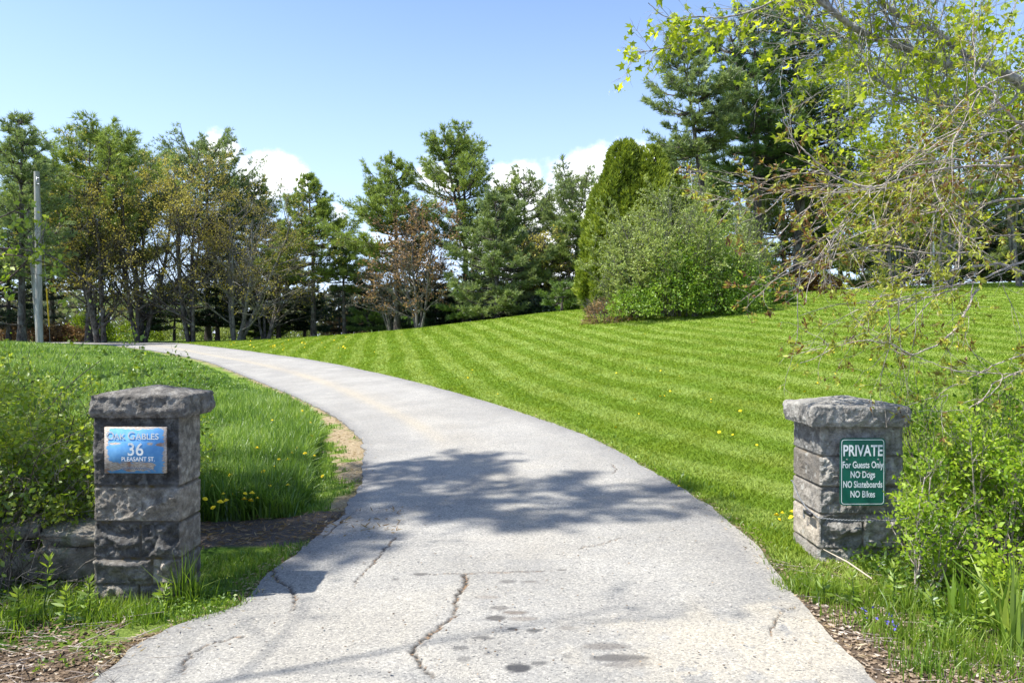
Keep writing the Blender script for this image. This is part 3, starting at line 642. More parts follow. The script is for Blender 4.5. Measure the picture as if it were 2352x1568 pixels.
def pine_parts(h, cb, rad, seed, trunk_r=.28, lean=(0, 0), dens=1., tuft=.37, up=.25, flat_top=False, dead=.5, asym=None, gap=0., kn=7, leaders=1, wb=.05, pe=.6, nl=(6, 10)):
    """a white pine: tapered trunk with whorls of long limbs whose needle tufts lie in flat layered plates; base at 0,0,0"""
    r = np.random.default_rng(seed); tr = MA(); cr = MA(); zz = np.linspace(0, h, 14)
    bend = np.cumsum(r.normal(0, .05, (14, 2)), 0) * (zz / h)[:, None]
    tp = np.stack([lean[0] * zz / h + bend[:, 0], lean[1] * zz / h + bend[:, 1], zz], -1)
    tube(tr, tp, trunk_r * (1 - zz / h * .93) + .012 + .35 * trunk_r * np.exp(-zz / .6), 8, r.random())
    tops = [tp]
    for l_ in range(leaders - 1):
        k0 = 7; a = r.uniform(0, 6.28); q = tp[k0:].copy(); s = np.linspace(0, 1, len(q))[:, None]; q[:, :2] += np.array([[math.cos(a), math.sin(a) * .6]]) * s ** .6 * rad * r.uniform(.35, .55); q[:, 2] -= s[:, 0] * r.uniform(0, .12) * h
        tube(tr, q, trunk_r * .5 * (1 - s[:, 0] * .9) + .01, 6, r.random()); tops.append(q)
    S0, S1, R0, R1 = [], [], [], []; TP, TA, TV = [], [], []
    z = cb * .35 if dead else cb
    while z < h - .15:
        q = (z - cb) / (h - cb)
        if q < 0: prof, n = .45 * r.uniform(.3, 1), r.integers(1, 4)
        else:
            prof = (min(1., .62 + 1.6 * q) if q < .3 else 1.) * ((1 - q) ** pe if not flat_top else (1 - q ** 3.2) ** .75) + .05; n = r.integers(*nl)
        if q > 0 and r.random() < gap: z += .5; continue
        wv = r.normal(0, .13)
        for _ in range(int(n)):
            axis_ = tops[r.integers(0, len(tops))]; 
            if z < axis_[0, 2] or z > axis_[-1, 2]: axis_ = tp
            az = r.uniform(0, 2 * np.pi); L = rad * prof * r.uniform(.55, 1.12) * (1 + wv)
            if asym is not None: L *= 1 + asym[0] * math.cos(az) + asym[1] * math.sin(az)
            L = max(L, .25); b = np.array([np.interp(z, axis_[:, 2], axis_[:, 0]), np.interp(z, axis_[:, 2], axis_[:, 1]), z])
            m = 7; s = np.linspace(0, 1, m); el = (.05 + .9 * max(q, 0) ** 2.2) * 1.0 + r.normal(0, .08) - .12 * (q < .25); d = np.array([math.cos(az), math.sin(az)])
            P = np.stack([b[0] + d[0] * L * s * math.cos(el), b[1] + d[1] * L * s * math.cos(el), b[2] + L * (s * math.sin(el) + up * (s ** 2.2) - .10 * np.sin(s * 3.1))], -1)
            P[1:, :2] += np.cumsum(r.normal(0, .035 * L, (m - 1, 2)), 0)
            rr_ = np.maximum(.018 + .02 * L * (1 - s), .012)
            S0.append(P[:-1]); S1.append(P[1:]); R0.append(rr_[:-1]); R1.append(rr_[1:])
            if q < 0:
                if r.random() < .8:
                    for k in range(3):
                        j = r.integers(2, m - 1); e = P[j] + np.array([d[0], d[1], 0]) * .3 * L + r.normal(0, .22 * L, 3) * [1, 1, .4]; S0.append(P[j][None]); S1.append(e[None]); R0.append([.014]); R1.append([.006])
                continue
            ns = max(5, int(L * 7.0 * dens)); ts = r.uniform(.22, 1., ns) ** .8; base = np.stack([np.interp(ts, s, P[:, k]) for k in range(3)], -1)
            side = np.where(r.random(ns) < .5, 1, -1) * r.uniform(.35, 1.15, ns); ca, sa = np.cos(side), np.sin(side)
            D = np.stack([d[0] * ca - d[1] * sa, d[0] * sa + d[1] * ca, .18 + .35 * up + r.normal(0, .12, ns)], -1); D = nrm(D)
            sl_ = (.16 + .30 * (1 - ts)) * L * r.uniform(.6, 1.1, ns) + .12; end = base + D * sl_[:, None]
            S0.append(base); S1.append(end); R0.append(np.full(ns, .013)); R1.append(np.full(ns, .006))
            for w_ in (.35, .6, .8, 1.):
                k = r.random(ns) < (.75 if w_ < 1 else 1); pt = base[k] + (end - base)[k] * w_ + r.normal(0, .05, (k.sum(), 3)); TP.append(pt); TA.append(nrm(D[k] + [0, 0, .35]))
                TV.append(np.clip(.62 + .22 * w_ - .15 + r.normal(0, .12, k.sum()) + .1 * wv, 0, 1))
            TP.append(P[-2:]); TA.append(nrm(np.diff(P, axis=0)[-2:])); TV.append(np.full(2, .6))
        z += r.uniform(.42, .78) if q >= 0 else r.uniform(.5, 1.1)
    segs(tr, np.vstack(S0), np.vstack(S1), np.concatenate(R0), np.concatenate(R1), 3, r.random(len(np.vstack(S0))))
    TP = np.vstack(TP); over = (TP[:, 2].max() + .2) / h
    if over > 1:
        TP[:, 2] /= over; tr.v = [q_ * np.array([1, 1, 1 / over], np.float32) for q_ in tr.v]
    TA = np.vstack(TA); TV = np.concatenate(TV)
    tufts(cr, TP, TA, tuft, wb, kn, TV, .85, r)
    return tr, cr
def pine(label, px, depth, top, seed, hw, cbpx, mat=None, group=None, name='pine_tree', base=None, **kw):
    """place a pine by its photo column, distance and the photo rows of its tip and lowest foliage"""
    x = (px - CX) / F * depth; z0 = float(T(x, depth)) - .1 if base is None else base; h = EYE + (HY - top) / F * depth - z0; cb = EYE + (HY - cbpx) / F * depth - z0
    tr, cr = pine_parts(h, max(cb, .4), 1.28 * hw / F * depth, seed, trunk_r=kw.pop('trunk_r', .012 * h + .06), **kw)
    root = empty(name, (x, depth, z0)); tag(root, label, 'tree', group)
    tr.build('trunk', M_barkP, root, smooth=True); cr.build('crown', mat or M_needle, root); return root
def clone(root, loc, rz, s, label, group=None):
    c = root.copy(); COL.objects.link(c); c.location = loc; c.rotation_euler = (0, 0, rz); c.scale = (s, s, s); c['label'] = label
    if group: c['group'] = group
    for ch in root.children:
        d = ch.copy(); COL.objects.link(d); d.parent = c
    return c

def grow(P, D, L, Rr, levels, r, shrink=.75):
    """vectorised branching; returns segment arrays (P0, P1, r0, r1, level) and final tips with directions"""
    P = np.asarray(P, float); D = nrm(np.asarray(D, float)); L = np.broadcast_to(np.asarray(L, float), (len(P),)).copy(); Rr = np.broadcast_to(np.asarray(Rr, float), (len(P),)).copy()
    out = []; nodes_all = []
    for lv, c in enumerate(levels):
        k = c.get('nseg', 4); n = len(P); N = np.empty((n, k + 1, 3)); DD = np.empty((n, k + 1, 3)); N[:, 0] = P; d = D.copy(); DD[:, 0] = d
        for s in range(k):
            d = nrm(d + r.normal(0, c.get('jit', .12), (n, 3)) + np.array([0, 0, 1.]) * c.get('up', 0.) + np.asarray(c.get('pull', (0, 0, 0))))
            N[:, s + 1] = N[:, s] + d * (L / k)[:, None]; DD[:, s + 1] = d
        ra = Rr[:, None] * (1 - shrink * np.arange(k + 1)[None] / k)
        out.append((N[:, :-1].reshape(-1, 3), N[:, 1:].reshape(-1, 3), ra[:, :-1].ravel(), ra[:, 1:].ravel(), lv)); nodes_all.append((N, DD))
        if lv == len(levels) - 1: break
        c2 = levels[lv + 1]; m = c2['n']; idx = np.repeat(np.arange(n), m); tt_ = r.uniform(c2.get('t0', .25), 1., len(idx)); f = tt_ * k; i0 = np.minimum(f.astype(int), k - 1); fr = (f - i0)[:, None]
        P = N[idx, i0] * (1 - fr) + N[idx, i0 + 1] * fr; pd = DD[idx, i0 + 1]; A, B = frame(pd); ph = r.uniform(0, 2 * np.pi, (len(idx), 1)); ang = np.abs(r.normal(c2.get('ang', .7), .18, (len(idx), 1)))
        D = nrm(pd * np.cos(ang) + (A * np.cos(ph) + B * np.sin(ph)) * np.sin(ang))
        L = L[idx] * c2.get('ratio', .55) * r.uniform(.6, 1.25, len(idx)) * (1.15 - .45 * tt_); Rr = np.maximum(ra[idx, i0] * c2.get('rr', .55), c2.get('rmin', .004))
    return out, nodes_all
def wood(ma, out, sides=(6, 5, 4, 3, 3, 3), r=None):
    for (a, b, ra, rb, lv) in out: segs(ma, a, b, ra, rb, sides[lv], (r or rng).random(len(a)))
def pick_nodes(nd, n, r, tmin=.3):
    N, DD = nd; m, k = N.shape[:2]; i = r.integers(0, m, n); f = r.uniform(tmin, 1, n) * (k - 1); j = np.minimum(f.astype(int), k - 2); fr = (f - j)[:, None]
    return N[i, j] * (1 - fr) + N[i, j + 1] * fr, DD[i, j + 1]
def maple(label, px, depth, top, seed, spread, mat, nleaf, lsize, bark=None, stems=4, group=None, name='maple_tree', lean=0., thick=1., cat='tree', clump=.35, levels=None, zoff=0., frac0=.55, vm=.5):
    """multi-stemmed budding tree with visible fine twigs and small leaf clusters"""
    r = np.random.default_rng(seed); x = (px - CX) / F * depth; z0 = float(T(x, depth)) - .1 + zoff; h = EYE + (HY - top) / F * depth - z0; sp = spread / F * depth
    tr = MA(); cr = MA(); a = r.uniform(0, 2 * np.pi, stems); q = np.sqrt(r.uniform(0, 1, stems)) * sp / h
    P0 = np.stack([np.cos(a) * .15, np.sin(a) * .15, np.zeros(stems)], -1) * stems / 3; D0 = np.stack([np.cos(a) * q * .8 + lean, np.sin(a) * q * .6, np.ones(stems)], -1)
    lv = levels or [dict(nseg=7, jit=.07, up=.05), dict(n=13, t0=.10, ang=.85, ratio=.42, nseg=5, jit=.13, up=.08, rmin=.03), dict(n=6, t0=.25, ang=.65, ratio=.5, nseg=4, jit=.16, up=.06, rmin=.014), dict(n=5, t0=.2, ang=.6, ratio=.5, nseg=3, jit=.2, up=.05, rmin=.008)]
    out, nd = grow(P0, D0, h * r.uniform(.80, .98, stems), .014 * h * thick * r.uniform(.7, 1.1, stems), lv, r); wood(tr, out, r=r)
    P, D = pick_nodes(nd[-1], nleaf, r, .2); P = P + r.normal(0, clump, P.shape) * .35; over = (np.percentile(P[:, 2], 99.5) + .3) / h
    if over > 1: P[:, 2] /= over; tr.v = [q_ * np.array([1, 1, 1 / over], np.float32) for q_ in tr.v]
    cl = (fbm(P[:, 0] + P[:, 1] * .7, P[:, 2], .45, seed) - .5) * 1.4; k = r.random(len(P)) < np.clip(.75 + cl, .15, 1); P = P[k]; D = D[k]
    leaves(cr, P, lsize * r.uniform(.6, 1.3, len(P)), np.clip(vm + cl[k] * .5 + r.normal(0, .16, len(P)), 0, 1), nrm(D + rdir(len(P), r) * 1.2), .7, r=r)
    root = empty(name, (x, depth, z0)); tag(root, label, cat, group)
    tr.build('trunk', bark or M_barkG, root); cr.build('crown', mat, root); return root
def dome(cr, centre, rx, ry, rz, n, size, r, seed, rough=.25, aspect=.6, vm=.5, vs=.25, droop=0., shell=.5, scale=.9, zmin=0.):
    """leaf clumps filling an uneven dome-shaped volume, denser to the outside"""
    d = rdir(n, r); d[:, 2] = np.abs(d[:, 2]) if zmin >= 0 else d[:, 2]; q = r.uniform(0, 1, n) ** (1 / 3.) * (1 - shell) + shell * r.uniform(.82, 1.0, n)
    nn = fbm(np.arctan2(d[:, 1], d[:, 0]) * 2.2 + 5, d[:, 2] * 3 + 3, scale * 1.6, seed, 4); q = q * (1 - rough + 2 * rough * nn)
    P = np.asarray(centre) + d * q[:, None] * [rx, ry, rz]
    cl = fbm(P[:, 0] * 1.3 + P[:, 1], P[:, 2] * 1.3 + P[:, 1] * .6, scale, seed + 4, 4)
    k = cl > .33; P = P[k]; d = d[k]; cl = cl[k]
    leaves(cr, P, size * r.uniform(.6, 1.3, len(P)), np.clip(vm + (cl - .5) * vs * 6 + r.normal(0, .12, len(P)), 0, 1), nrm(d * .6 + rdir(len(P), r) + [0, 0, -droop]), aspect, r=r)

# ---- the far tree line, left to right
pine('tall bluish pine with a narrow spiky tip at the far left edge', 50, 46, 250, 1, 92, 640, M_needleB, dens=.8, gap=.05)
pine('broad dark green pine with a rounded wide top behind the utility pole', 205, 58, 272, 2, 140, 620, M_needleY2, flat_top=True, dens=1.3, leaders=3, tuft=.5)
pine('pine with an open flat top rising behind the orange budding maples', 478, 68, 290, 3, 88, 520, M_needleB, flat_top=True, leaders=2, up=.45)
pine('slimmer pine half hidden between the orange maples', 590, 70, 398, 4, 95, 640, None)
pine('pine behind the leftmost maple, its foliage below the broad pine', 120, 66, 360, 5, 110, 660, None, dens=1.1)
#pine('pine in the middle of the left wood behind the maples', 335, 72, 345, 6, 120, 640, None)
pine('solitary layered pine with a bare lower trunk left of centre', 720, 60, 398, 7, 105, 650, M_needleY2, dens=1.3, up=.25, gap=.02, dead=1, pe=.95)
pine('short thin pine just right of the solitary layered pine', 792, 60, 538, 8, 66, 690, None, dens=1., gap=.05, pe=.85)
pine('big dense pine with long lit boughs on its left side, left of centre', 912, 56, 350, 9, 105, 610, M_needleY2, dens=1.3, leaders=1, asym=(-.2, 0), pe=.75)
pine('tallest central pine with a flat fan-shaped top and long side arms', 1070, 58, 290, 10, 100, 560, M_needleY2, flat_top=False, up=.4, leaders=3, asym=(0, 0), gap=.12, dens=1.3)
pine('ragged pine leader standing right of the tallest central pine', 1200, 60, 380, 11, 58, 620, M_needleB, flat_top=True, gap=.2, up=.4)
pine('full pale green pine in front of the tallest central pine', 1140, 50, 432, 12, 92, 715, M_needleB, dens=1.5, dead=0, tuft=.34, kn=8, pe=.5)
pine('pine with an open parasol top just left of the olive cedar', 1322, 58, 372, 13, 68, 590, M_needleB, flat_top=True, up=.5, gap=.1)
pine('rounded pine filling the gap below the parasol pine', 1305, 52, 488, 14, 70, 690, M_needle, dens=1.7, dead=0)
pine('pine top peeping out behind the right shoulder of the olive cedar', 1580, 62, 312, 15, 78, 560, M_needleB, flat_top=True, up=.4)
pine('pine behind the right end of the olive cedar, lower than its neighbours', 1640, 58, 385, 16, 70, 600, M_needle)
G = 'tall pines standing behind the big bush'
pine('leaning tall pine, leftmost of the group behind the big bush', 1655, 44, 75, 17, 98, 350, M_needleB, G, lean=(-2.2, 0), dens=1.3, gap=.05, up=.3, dead=1, trunk_r=.26)
pine('tall dense pine in the middle of the group behind the big bush', 1745, 46, 5, 18, 105, 440, M_needleD, G, dens=1.35, gap=.06, leaders=2, trunk_r=.34, lean=(-.6, 0))
pine('massive tall pine, rightmost of the group behind the big bush', 1835, 47, -60, 19, 112, 440, M_needleD, G, dens=1.3, gap=.06, leaders=2, trunk_r=.42)
pine('dark pine with low boughs between the big bush and the fence', 1800, 52, 300, 20, 110, 640, M_needle, G, dens=1.3)
# understory in front of the wood
r = np.random.default_rng(5)
GH = 'dark hemlocks shading the floor of the wood'
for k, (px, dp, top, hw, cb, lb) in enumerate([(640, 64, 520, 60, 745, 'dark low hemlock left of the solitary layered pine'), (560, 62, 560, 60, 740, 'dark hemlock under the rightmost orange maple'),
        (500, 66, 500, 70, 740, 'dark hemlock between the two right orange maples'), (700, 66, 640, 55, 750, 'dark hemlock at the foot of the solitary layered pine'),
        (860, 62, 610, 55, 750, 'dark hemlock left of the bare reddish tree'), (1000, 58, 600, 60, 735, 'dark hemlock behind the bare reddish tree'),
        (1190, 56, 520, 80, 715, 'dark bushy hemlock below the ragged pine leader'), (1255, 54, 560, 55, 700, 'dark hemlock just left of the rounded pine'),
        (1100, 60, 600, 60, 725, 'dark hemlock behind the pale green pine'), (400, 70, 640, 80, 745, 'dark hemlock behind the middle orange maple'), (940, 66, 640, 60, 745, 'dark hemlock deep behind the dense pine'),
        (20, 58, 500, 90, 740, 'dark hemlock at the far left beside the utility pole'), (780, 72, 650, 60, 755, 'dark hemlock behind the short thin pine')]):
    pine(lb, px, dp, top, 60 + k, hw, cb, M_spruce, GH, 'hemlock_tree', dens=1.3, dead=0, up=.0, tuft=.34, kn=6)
GS = 'young pines along the edge of the lawn'
for k, (px, dp, top, hw, cb, lb) in enumerate([(1065, 52, 640, 52, 725, 'low spreading young pine with bright lit boughs below the pale pine'), (1205, 52, 672, 45, 712, 'small young pine with bright boughs at the top of the lawn edge'),
        (850, 60, 700, 45, 752, 'small bright young pine between the trunks left of centre'), (1290, 46, 640, 40, 694, 'young pine in the corner beside the olive cedar'), (610, 66, 690, 50, 765, 'faint green young pine seen between the dark trunks')]):
    pine(lb, px, dp, top, 90 + k, hw, cb, M_needleY, GS, 'young_pine_tree', dens=1.6, dead=0, up=.1, tuft=.30, kn=7)
# budding maples
GM = 'budding maples at the bend of the driveway'
maple('dark forked maple with thick trunks, leftmost of the orange ones', 232, 54, 420, 31, 100, M_rust, 9000, .15, M_barkP, 5, GM, thick=1.3, vm=.3)
maple('orange budding maple, second from the left', 325, 56, 335, 32, 88, M_rust, 12500, .13, M_barkP, 5, GM, vm=.7)
maple('wide orange budding maple in the middle of the left wood', 440, 55, 352, 33, 110, M_rust, 12500, .13, M_barkP, 4, GM, vm=.5)
maple('olive budding maple leaning to the right, with pale bare limbs', 545, 56, 410, 34, 150, M_rust, 11000, .12, M_barkG, 5, GM, lean=.12, vm=.42)
maple('nearly bare grey maple with fine twigs left of the solitary pine', 610, 60, 455, 35, 110, M_rust, 3500, .16, M_barkG, 5, GM, lean=.06)
maple('half bare reddish tree with a pale forked trunk left of centre', 962, 53, 448, 36, 105, M_red, 5200, .18, M_barkG, 5, None, 'bare_tree', vm=.5)
maple('thin yellow-green tree in the dark wood below the ragged pine', 1245, 52, 505, 37, 60, M_rust, 2600, .17, M_barkP, 4, None, 'young_tree', vm=.8)
maple('bare grey tree with a few pale twigs low beside the hemlocks', 900, 58, 560, 38, 80, M_red, 1200, .15, M_barkG, 4, None, 'bare_tree')
# ---- olive cedar and big bush on the lawn
def bushy(name, label, px, dp, build, group=None, cat='bush'):
    x = (px - CX) / F * dp; z0 = float(T(x, dp)) - .1; root = empty(name, (x, dp, z0)); tag(root, label, cat, group); build(root, dp / F, z0); return root
def cedar(root, s, z0):
    r = np.random.default_rng(41); cr = MA(); tr = MA()
    for cx, top, hw, n in ((-10, 326, 98, 38000), (45, 338, 92, 30000), (-58, 420, 62, 16000), (15, 400, 120, 26000), (95, 400, 80, 16000)):
        h = EYE + (HY - top) * s - z0; R_ = hw * s; z = h * (1 - r.uniform(0, 1, n) ** .62); q = z / h; prof = np.clip((1 - q) ** .42 * 1.1, 0, 1) * (1 - .25 * np.exp(-q * 9))
        a = r.uniform(0, 2 * np.pi, n); bl = fbm(a * 3.1 + cx, z * .9, .9, 41, 4); rad = R_ * prof * (.55 + .85 * bl) * r.uniform(.6, 1., n) ** .4
        P = np.stack([cx * s + rad * np.cos(a), rad * np.sin(a), z], -1); k = fbm(a * 6 + cx, z * 1.1, 1.6, 43, 3) > .34; P = P[k]; a = a[k]; bl = bl[k]
        D = nrm(np.stack([np.cos(a) * .5, np.sin(a) * .5, np.full(len(a), .9)], -1) + r.normal(0, .35, (len(a), 3)))
        tufts(cr, P, D, .30, .085, 3, np.clip(.33 + 1.2 * (bl - .35) + r.normal(0, .1, len(a)), 0, 1), .45, r)
        tube(tr, [(cx * s, 0, 0), (cx * s, 0, h * .5), (cx * s, 0, h * .93)], [.16, .1, .02], 6)
    tr.build('trunk', M_barkP, root); cr.build('crown', M_cedar, root)
bushy('cedar_tree', 'dense olive-gold cedar with two rounded tips behind the big bush', 1445, 40, cedar, cat='tree')
def bigbush(root, s, z0):
    r = np.random.default_rng(45); tr = MA(); H = EYE + (HY - 428) * s - z0; Wd = 222 * s
    n = 130; a = r.uniform(0, 2 * np.pi, n); q = np.sqrt(r.uniform(0, 1, n)); P0 = np.stack([np.cos(a) * q * Wd * .55, np.sin(a) * q * Wd * .45, np.zeros(n)], -1); D0 = np.stack([np.cos(a) * q * .55, np.sin(a) * q * .5, np.ones(n)], -1)
    out, nd = grow(P0, D0, H * .98 * (1.02 - .55 * q ** 2.2) * r.uniform(.7, 1.05, n), .025, [dict(nseg=6, jit=.1, up=.02), dict(n=9, t0=.25, ang=.6, ratio=.35, nseg=4, jit=.2, rmin=.010), dict(n=5, t0=.2, ang=.7, ratio=.5, nseg=3, jit=.25, rmin=.006)], r); wood(tr, out, (4, 3, 3), r)
    tr.build('branches', M_barkG, root)
    cr = MA(); P, D = pick_nodes(nd[-1], 90000, r, .1); cl = fbm(P[:, 0], P[:, 2] + P[:, 1] * .5, .8, 46); k = (r.random(len(P)) < np.clip(.2 + 1.1 * cl, 0, 1)); P, D, cl = P[k], D[k], cl[k]
    leaves(cr, P, .11 * r.uniform(.6, 1.3, len(P)), np.clip(.6 + (cl - .5) * 1.6 + r.normal(0, .15, len(P)), 0, 1), nrm(D + rdir(len(P), r)), .55, r=r)
    cr.build('grey_green_leaves', M_bush, root)
    cr = MA()
    for cx, cz, rx, rz, n_ in ((-30, 20, 80, 150, 8000), (50, 10, 80, 190, 8000), (-120, 0, 60, 70, 2500), (10, 90, 50, 120, 3500), (120, 5, 60, 120, 5000)):
        dome(cr, (cx * s, -Wd * .42, .0 + cz * s * .5), rx * s, Wd * .36, rz * s, n_, .105, r, 50 + cx, rough=.55, vm=.68, scale=2.6)
    cr.build('bright_green_leaves', M_bushG, root)
bushy('big_bush', 'large domed grey-green bush with a brighter green foot, on the lawn', 1558, 34.5, bigbush)
def undersh(mat, s_, n, size, hx, hz, seed, twig=True, vm=.5):
    def f(root, s, z0):
        r = np.random.default_rng(seed); cr = MA(); dome(cr, (0, 0, 0), hx * s, hx * s * .7, hz * s, n, size, r, seed, rough=.35, vm=vm, scale=1.3); cr.build('foliage', mat, root)
        tr = MA(); m = 26; a = r.uniform(0, 2 * np.pi, m); q = r.uniform(0, .8, m); out, nd = grow(np.stack([np.cos(a) * q * hx * s * .6, np.sin(a) * q * hx * s * .5, 0 * a], -1), np.stack([np.cos(a) * q, np.sin(a) * q, 1 + 0 * a], -1), hz * s * 1.05, .02, [dict(nseg=4, jit=.15), dict(n=6, ratio=.5, ang=.6, nseg=3, jit=.2, rmin=.008)], r)
        wood(tr, out, (3, 3), r); tr.build('stems', M_barkG, root)
    return f
bushy('shrub', 'brownish twiggy shrub at the left foot of the big bush', 1395, 34, undersh(M_red, 1, 4200, .07, 62, 62, 71))
bushy('shrub', 'dark green shrub at the right end of the big bush', 1745, 36, undersh(M_bushG, 1, 9000, .10, 75, 105, 72, vm=.2))
bushy('shrub', 'olive shrub between the big bush and the picket fence', 1690, 39, undersh(M_bush, 1, 9000, .10, 90, 190, 73, vm=.3))
GU = 'low shrubs under the trees of the far wood'
for k, (px, dp, hx, hz, mt, lb, vm) in enumerate([(60, 60, 80, 50, M_red, 'brown leafless shrub behind the foot of the utility pole', .5), (150, 62, 60, 42, M_red, 'brown shrub between the utility pole and the forked maple', .6), (310, 74, 70, 55, M_green, 'pale yellow-green shrub seen beneath the left maples', .2), (420, 76, 70, 50, M_bush, 'grey-green shrub seen beneath the middle maple', .4),
        (560, 74, 70, 45, M_bush, 'grey-green shrub low between the dark hemlock trunks', .3), (680, 76, 60, 50, M_bush, 'grey-green shrub behind the foot of the solitary pine', .5), (800, 74, 70, 60, M_red, 'brown-grey shrub behind the short thin pine', .4), (900, 70, 60, 50, M_bushG, 'green shrub near the foot of the dense pine', .2),
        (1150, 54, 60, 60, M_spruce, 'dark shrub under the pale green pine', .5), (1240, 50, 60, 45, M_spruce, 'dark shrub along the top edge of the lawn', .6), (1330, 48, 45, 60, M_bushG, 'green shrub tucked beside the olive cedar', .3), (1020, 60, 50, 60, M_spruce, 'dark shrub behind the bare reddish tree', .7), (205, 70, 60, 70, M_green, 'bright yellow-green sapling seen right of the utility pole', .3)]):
    bushy('shrub', lb, px, dp, undersh(mt, 1, 3600, .2, hx, hz, 100 + k, vm=vm), GU)
# far-off wooded rise seen between the trunks
def far_wood():
    r = np.random.default_rng(9); cr = MA(); n = 34000; a = r.uniform(-1.0, 1.0, n); y = r.uniform(150, 185, n); x = a * y * .95; hh = 7.0 + 4.5 * fbm(x, x * 0, .06, 3, 4) + 2.2 * vnoise(x, x * 0, .35, 4)
    z = hh * r.uniform(0, 1, n) ** .8 + .5
    leaves(cr, np.stack([x, y, z], -1), r.uniform(.7, 1.6, n), np.clip(.5 + (fbm(x, z, .12, 8) - .5) * 2 + r.normal(0, .15, n), 0, 1), None, .8, r=r)
    o = cr.build('distant_woods', leafmat('distant_spring_woods', [(0, (.09, .09, .07)), (.4, (.15, .14, .11)), (.75, (.17, .20, .10)), (1, (.22, .25, .12))], .3, 0)); o['kind'] = 'stuff'
far_wood()
# ---- leafy trees at the right, beyond the overhanging branches
GR = 'fresh green trees on the right side of the lawn'
rt = [dict(nseg=7, jit=.06, up=.05), dict(n=9, t0=.3, ang=.75, ratio=.48, nseg=5, jit=.13, up=.02, rmin=.03), dict(n=7, t0=.25, ang=.65, ratio=.5, nseg=4, jit=.16, rmin=.013), dict(n=5, t0=.2, ang=.6, ratio=.5, nseg=3, jit=.2, rmin=.007)]
maple('yellow-green leafy tree right of the massive pine', 2060, 40, 270, 301, 120, M_green, 11000, .21, M_barkG, 4, GR, 'leafy_tree', levels=rt, thick=.55, vm=.5)
maple('tall fresh green tree behind the grey maple limbs at the upper right', 2170, 38, 60, 302, 160, M_green, 11000, .21, M_barkG, 4, GR, 'leafy_tree', levels=rt, thick=.55, vm=.55)
maple('tall olive-tinged tree filling the top right corner', 2350, 36, 20, 303, 190, M_green, 14000, .21, M_barkG, 4, GR, 'leafy_tree', levels=rt, thick=.55, vm=.35)
maple('lower bright yellow tree behind the tangle of hanging twigs', 2080, 50, 360, 304, 140, M_green, 12000, .24, M_barkG, 4, GR, 'leafy_tree', levels=rt, thick=.55, vm=.8)
for k, (px, dp, top, hw, cb, lb) in enumerate([(1930, 60, 330, 110, 620, 'pine right of the picket fence beyond the lawn'), (2060, 62, 480, 90, 640, 'dark low pine behind the brown rounded hedge'), (2150, 58, 420, 100, 610, 'dark pine behind the white pole'), (2260, 56, 380, 120, 620, 'dark pine on the crest near the right edge'), (2380, 52, 420, 110, 650, 'dark pine at the right edge of the lawn crest'), (1985, 56, 560, 80, 660, 'low dark pine just right of the brown hedges'), (2110, 55, 560, 90, 655, 'low dark pine left of the white pole'), (2210, 54, 540, 90, 650, 'low dark pine right of the white pole'), (2320, 54, 540, 90, 645, 'low dark pine near the right edge of the lawn crest')]):
    pine(lb, px, dp, top, 130 + k, hw, cb, M_needle if k % 2 else M_spruce, 'dark pines along the right crest', dens=1.1)

# ---- fence, hedge, poles
def pt(px, dp, zo=0.):
    x = (px - CX) / F * dp; return np.array([x, dp, float(T(x, dp)) + zo])
fe = empty('picket_fence', tuple(pt(1805, 44.5))); tag(fe, 'short weathered grey picket fence beside the big bush', 'fence')
ma = MA(); o_ = pt(1805, 44.5)
for k in range(13):
    px = 1771 + k * 5.4; q = pt(px, 44.2 + .03 * k) - o_; box(ma, q[0] - .045, q[0] + .045, q[1] - .01, q[1] + .012, q[2] - .02, q[2] + .92 + .03 * math.sin(k * 5))
ma.build('pickets', mk('weathered_pickets', lambda t: pbr(t, t.mix(t.noise(t.obj(), 6, 3), (.30, .28, .26), (.55, .53, .50)), .9)), fe)
ma = MA()
for zz_ in (.25, .7): a = pt(1768, 44.25) - o_; b = pt(1840, 44.6) - o_; segs(ma, np.array([a + [0, .03, zz_]]), np.array([b + [0, .03, zz_]]), [.035], [.035], 4)
ma.build('rail', M_barkG, fe)
def hedge(cx, hw, top, sd):
    def f(root, s, z0):
        r = np.random.default_rng(sd); cr = MA(); dome(cr, (0, 0, 0), hw * s, hw * s * .8, EYE + (HY - top) * s - z0, 9000, .085, r, sd, rough=.08, vm=.55, shell=.9, scale=2.5); cr.build('foliage', M_hedge, root)
    return f
M_hedge = leafmat('brown_clipped_hedge', [(0, (.12, .06, .02)), (.5, (.27, .14, .04)), (1, (.36, .24, .07))], .2, 0)
bushy('clipped_hedge', 'brown rounded clipped hedge directly behind the picket fence', 1835, 46.5, hedge(0, 48, 620, 61), 'brown clipped hedges')
bushy('clipped_hedge', 'brown rounded clipped hedge right of the picket fence', 1890, 46, hedge(0, 48, 628, 62), 'brown clipped hedges')
M_pole = barkmat('weathered_pole_wood', (.22, .20, .17), (.46, .44, .39), 9, .08)
b = pt(91, 44); up_ = empty('utility_pole', tuple(b)); tag(up_, 'upright weathered grey utility pole at the far left', 'pole')
ma = MA(); zt_ = EYE + (HY - 395) / F * 44 - b[2]; tube(ma, [(0, 0, -.2), (-.05, 0, zt_ * .5), (-.12, 0, zt_)], [.20, .17, .15], 12); ma.build('shaft', M_pole, up_, smooth=True)
ma = MA()
box(ma, -.06, .0, -.165, -.145, zt_ - .85, zt_ - .35)
for k in (0, .35): box(ma, -.02, .16, -.17, -.14, zt_ - .45 - k, zt_ - .39 - k)
ma.build('bracket', M_steel, up_)
b = pt(90, 46); ob = empty('leaning_pole', tuple(b)); tag(ob, 'thinner grey pole leaning left behind the utility pole', 'pole')
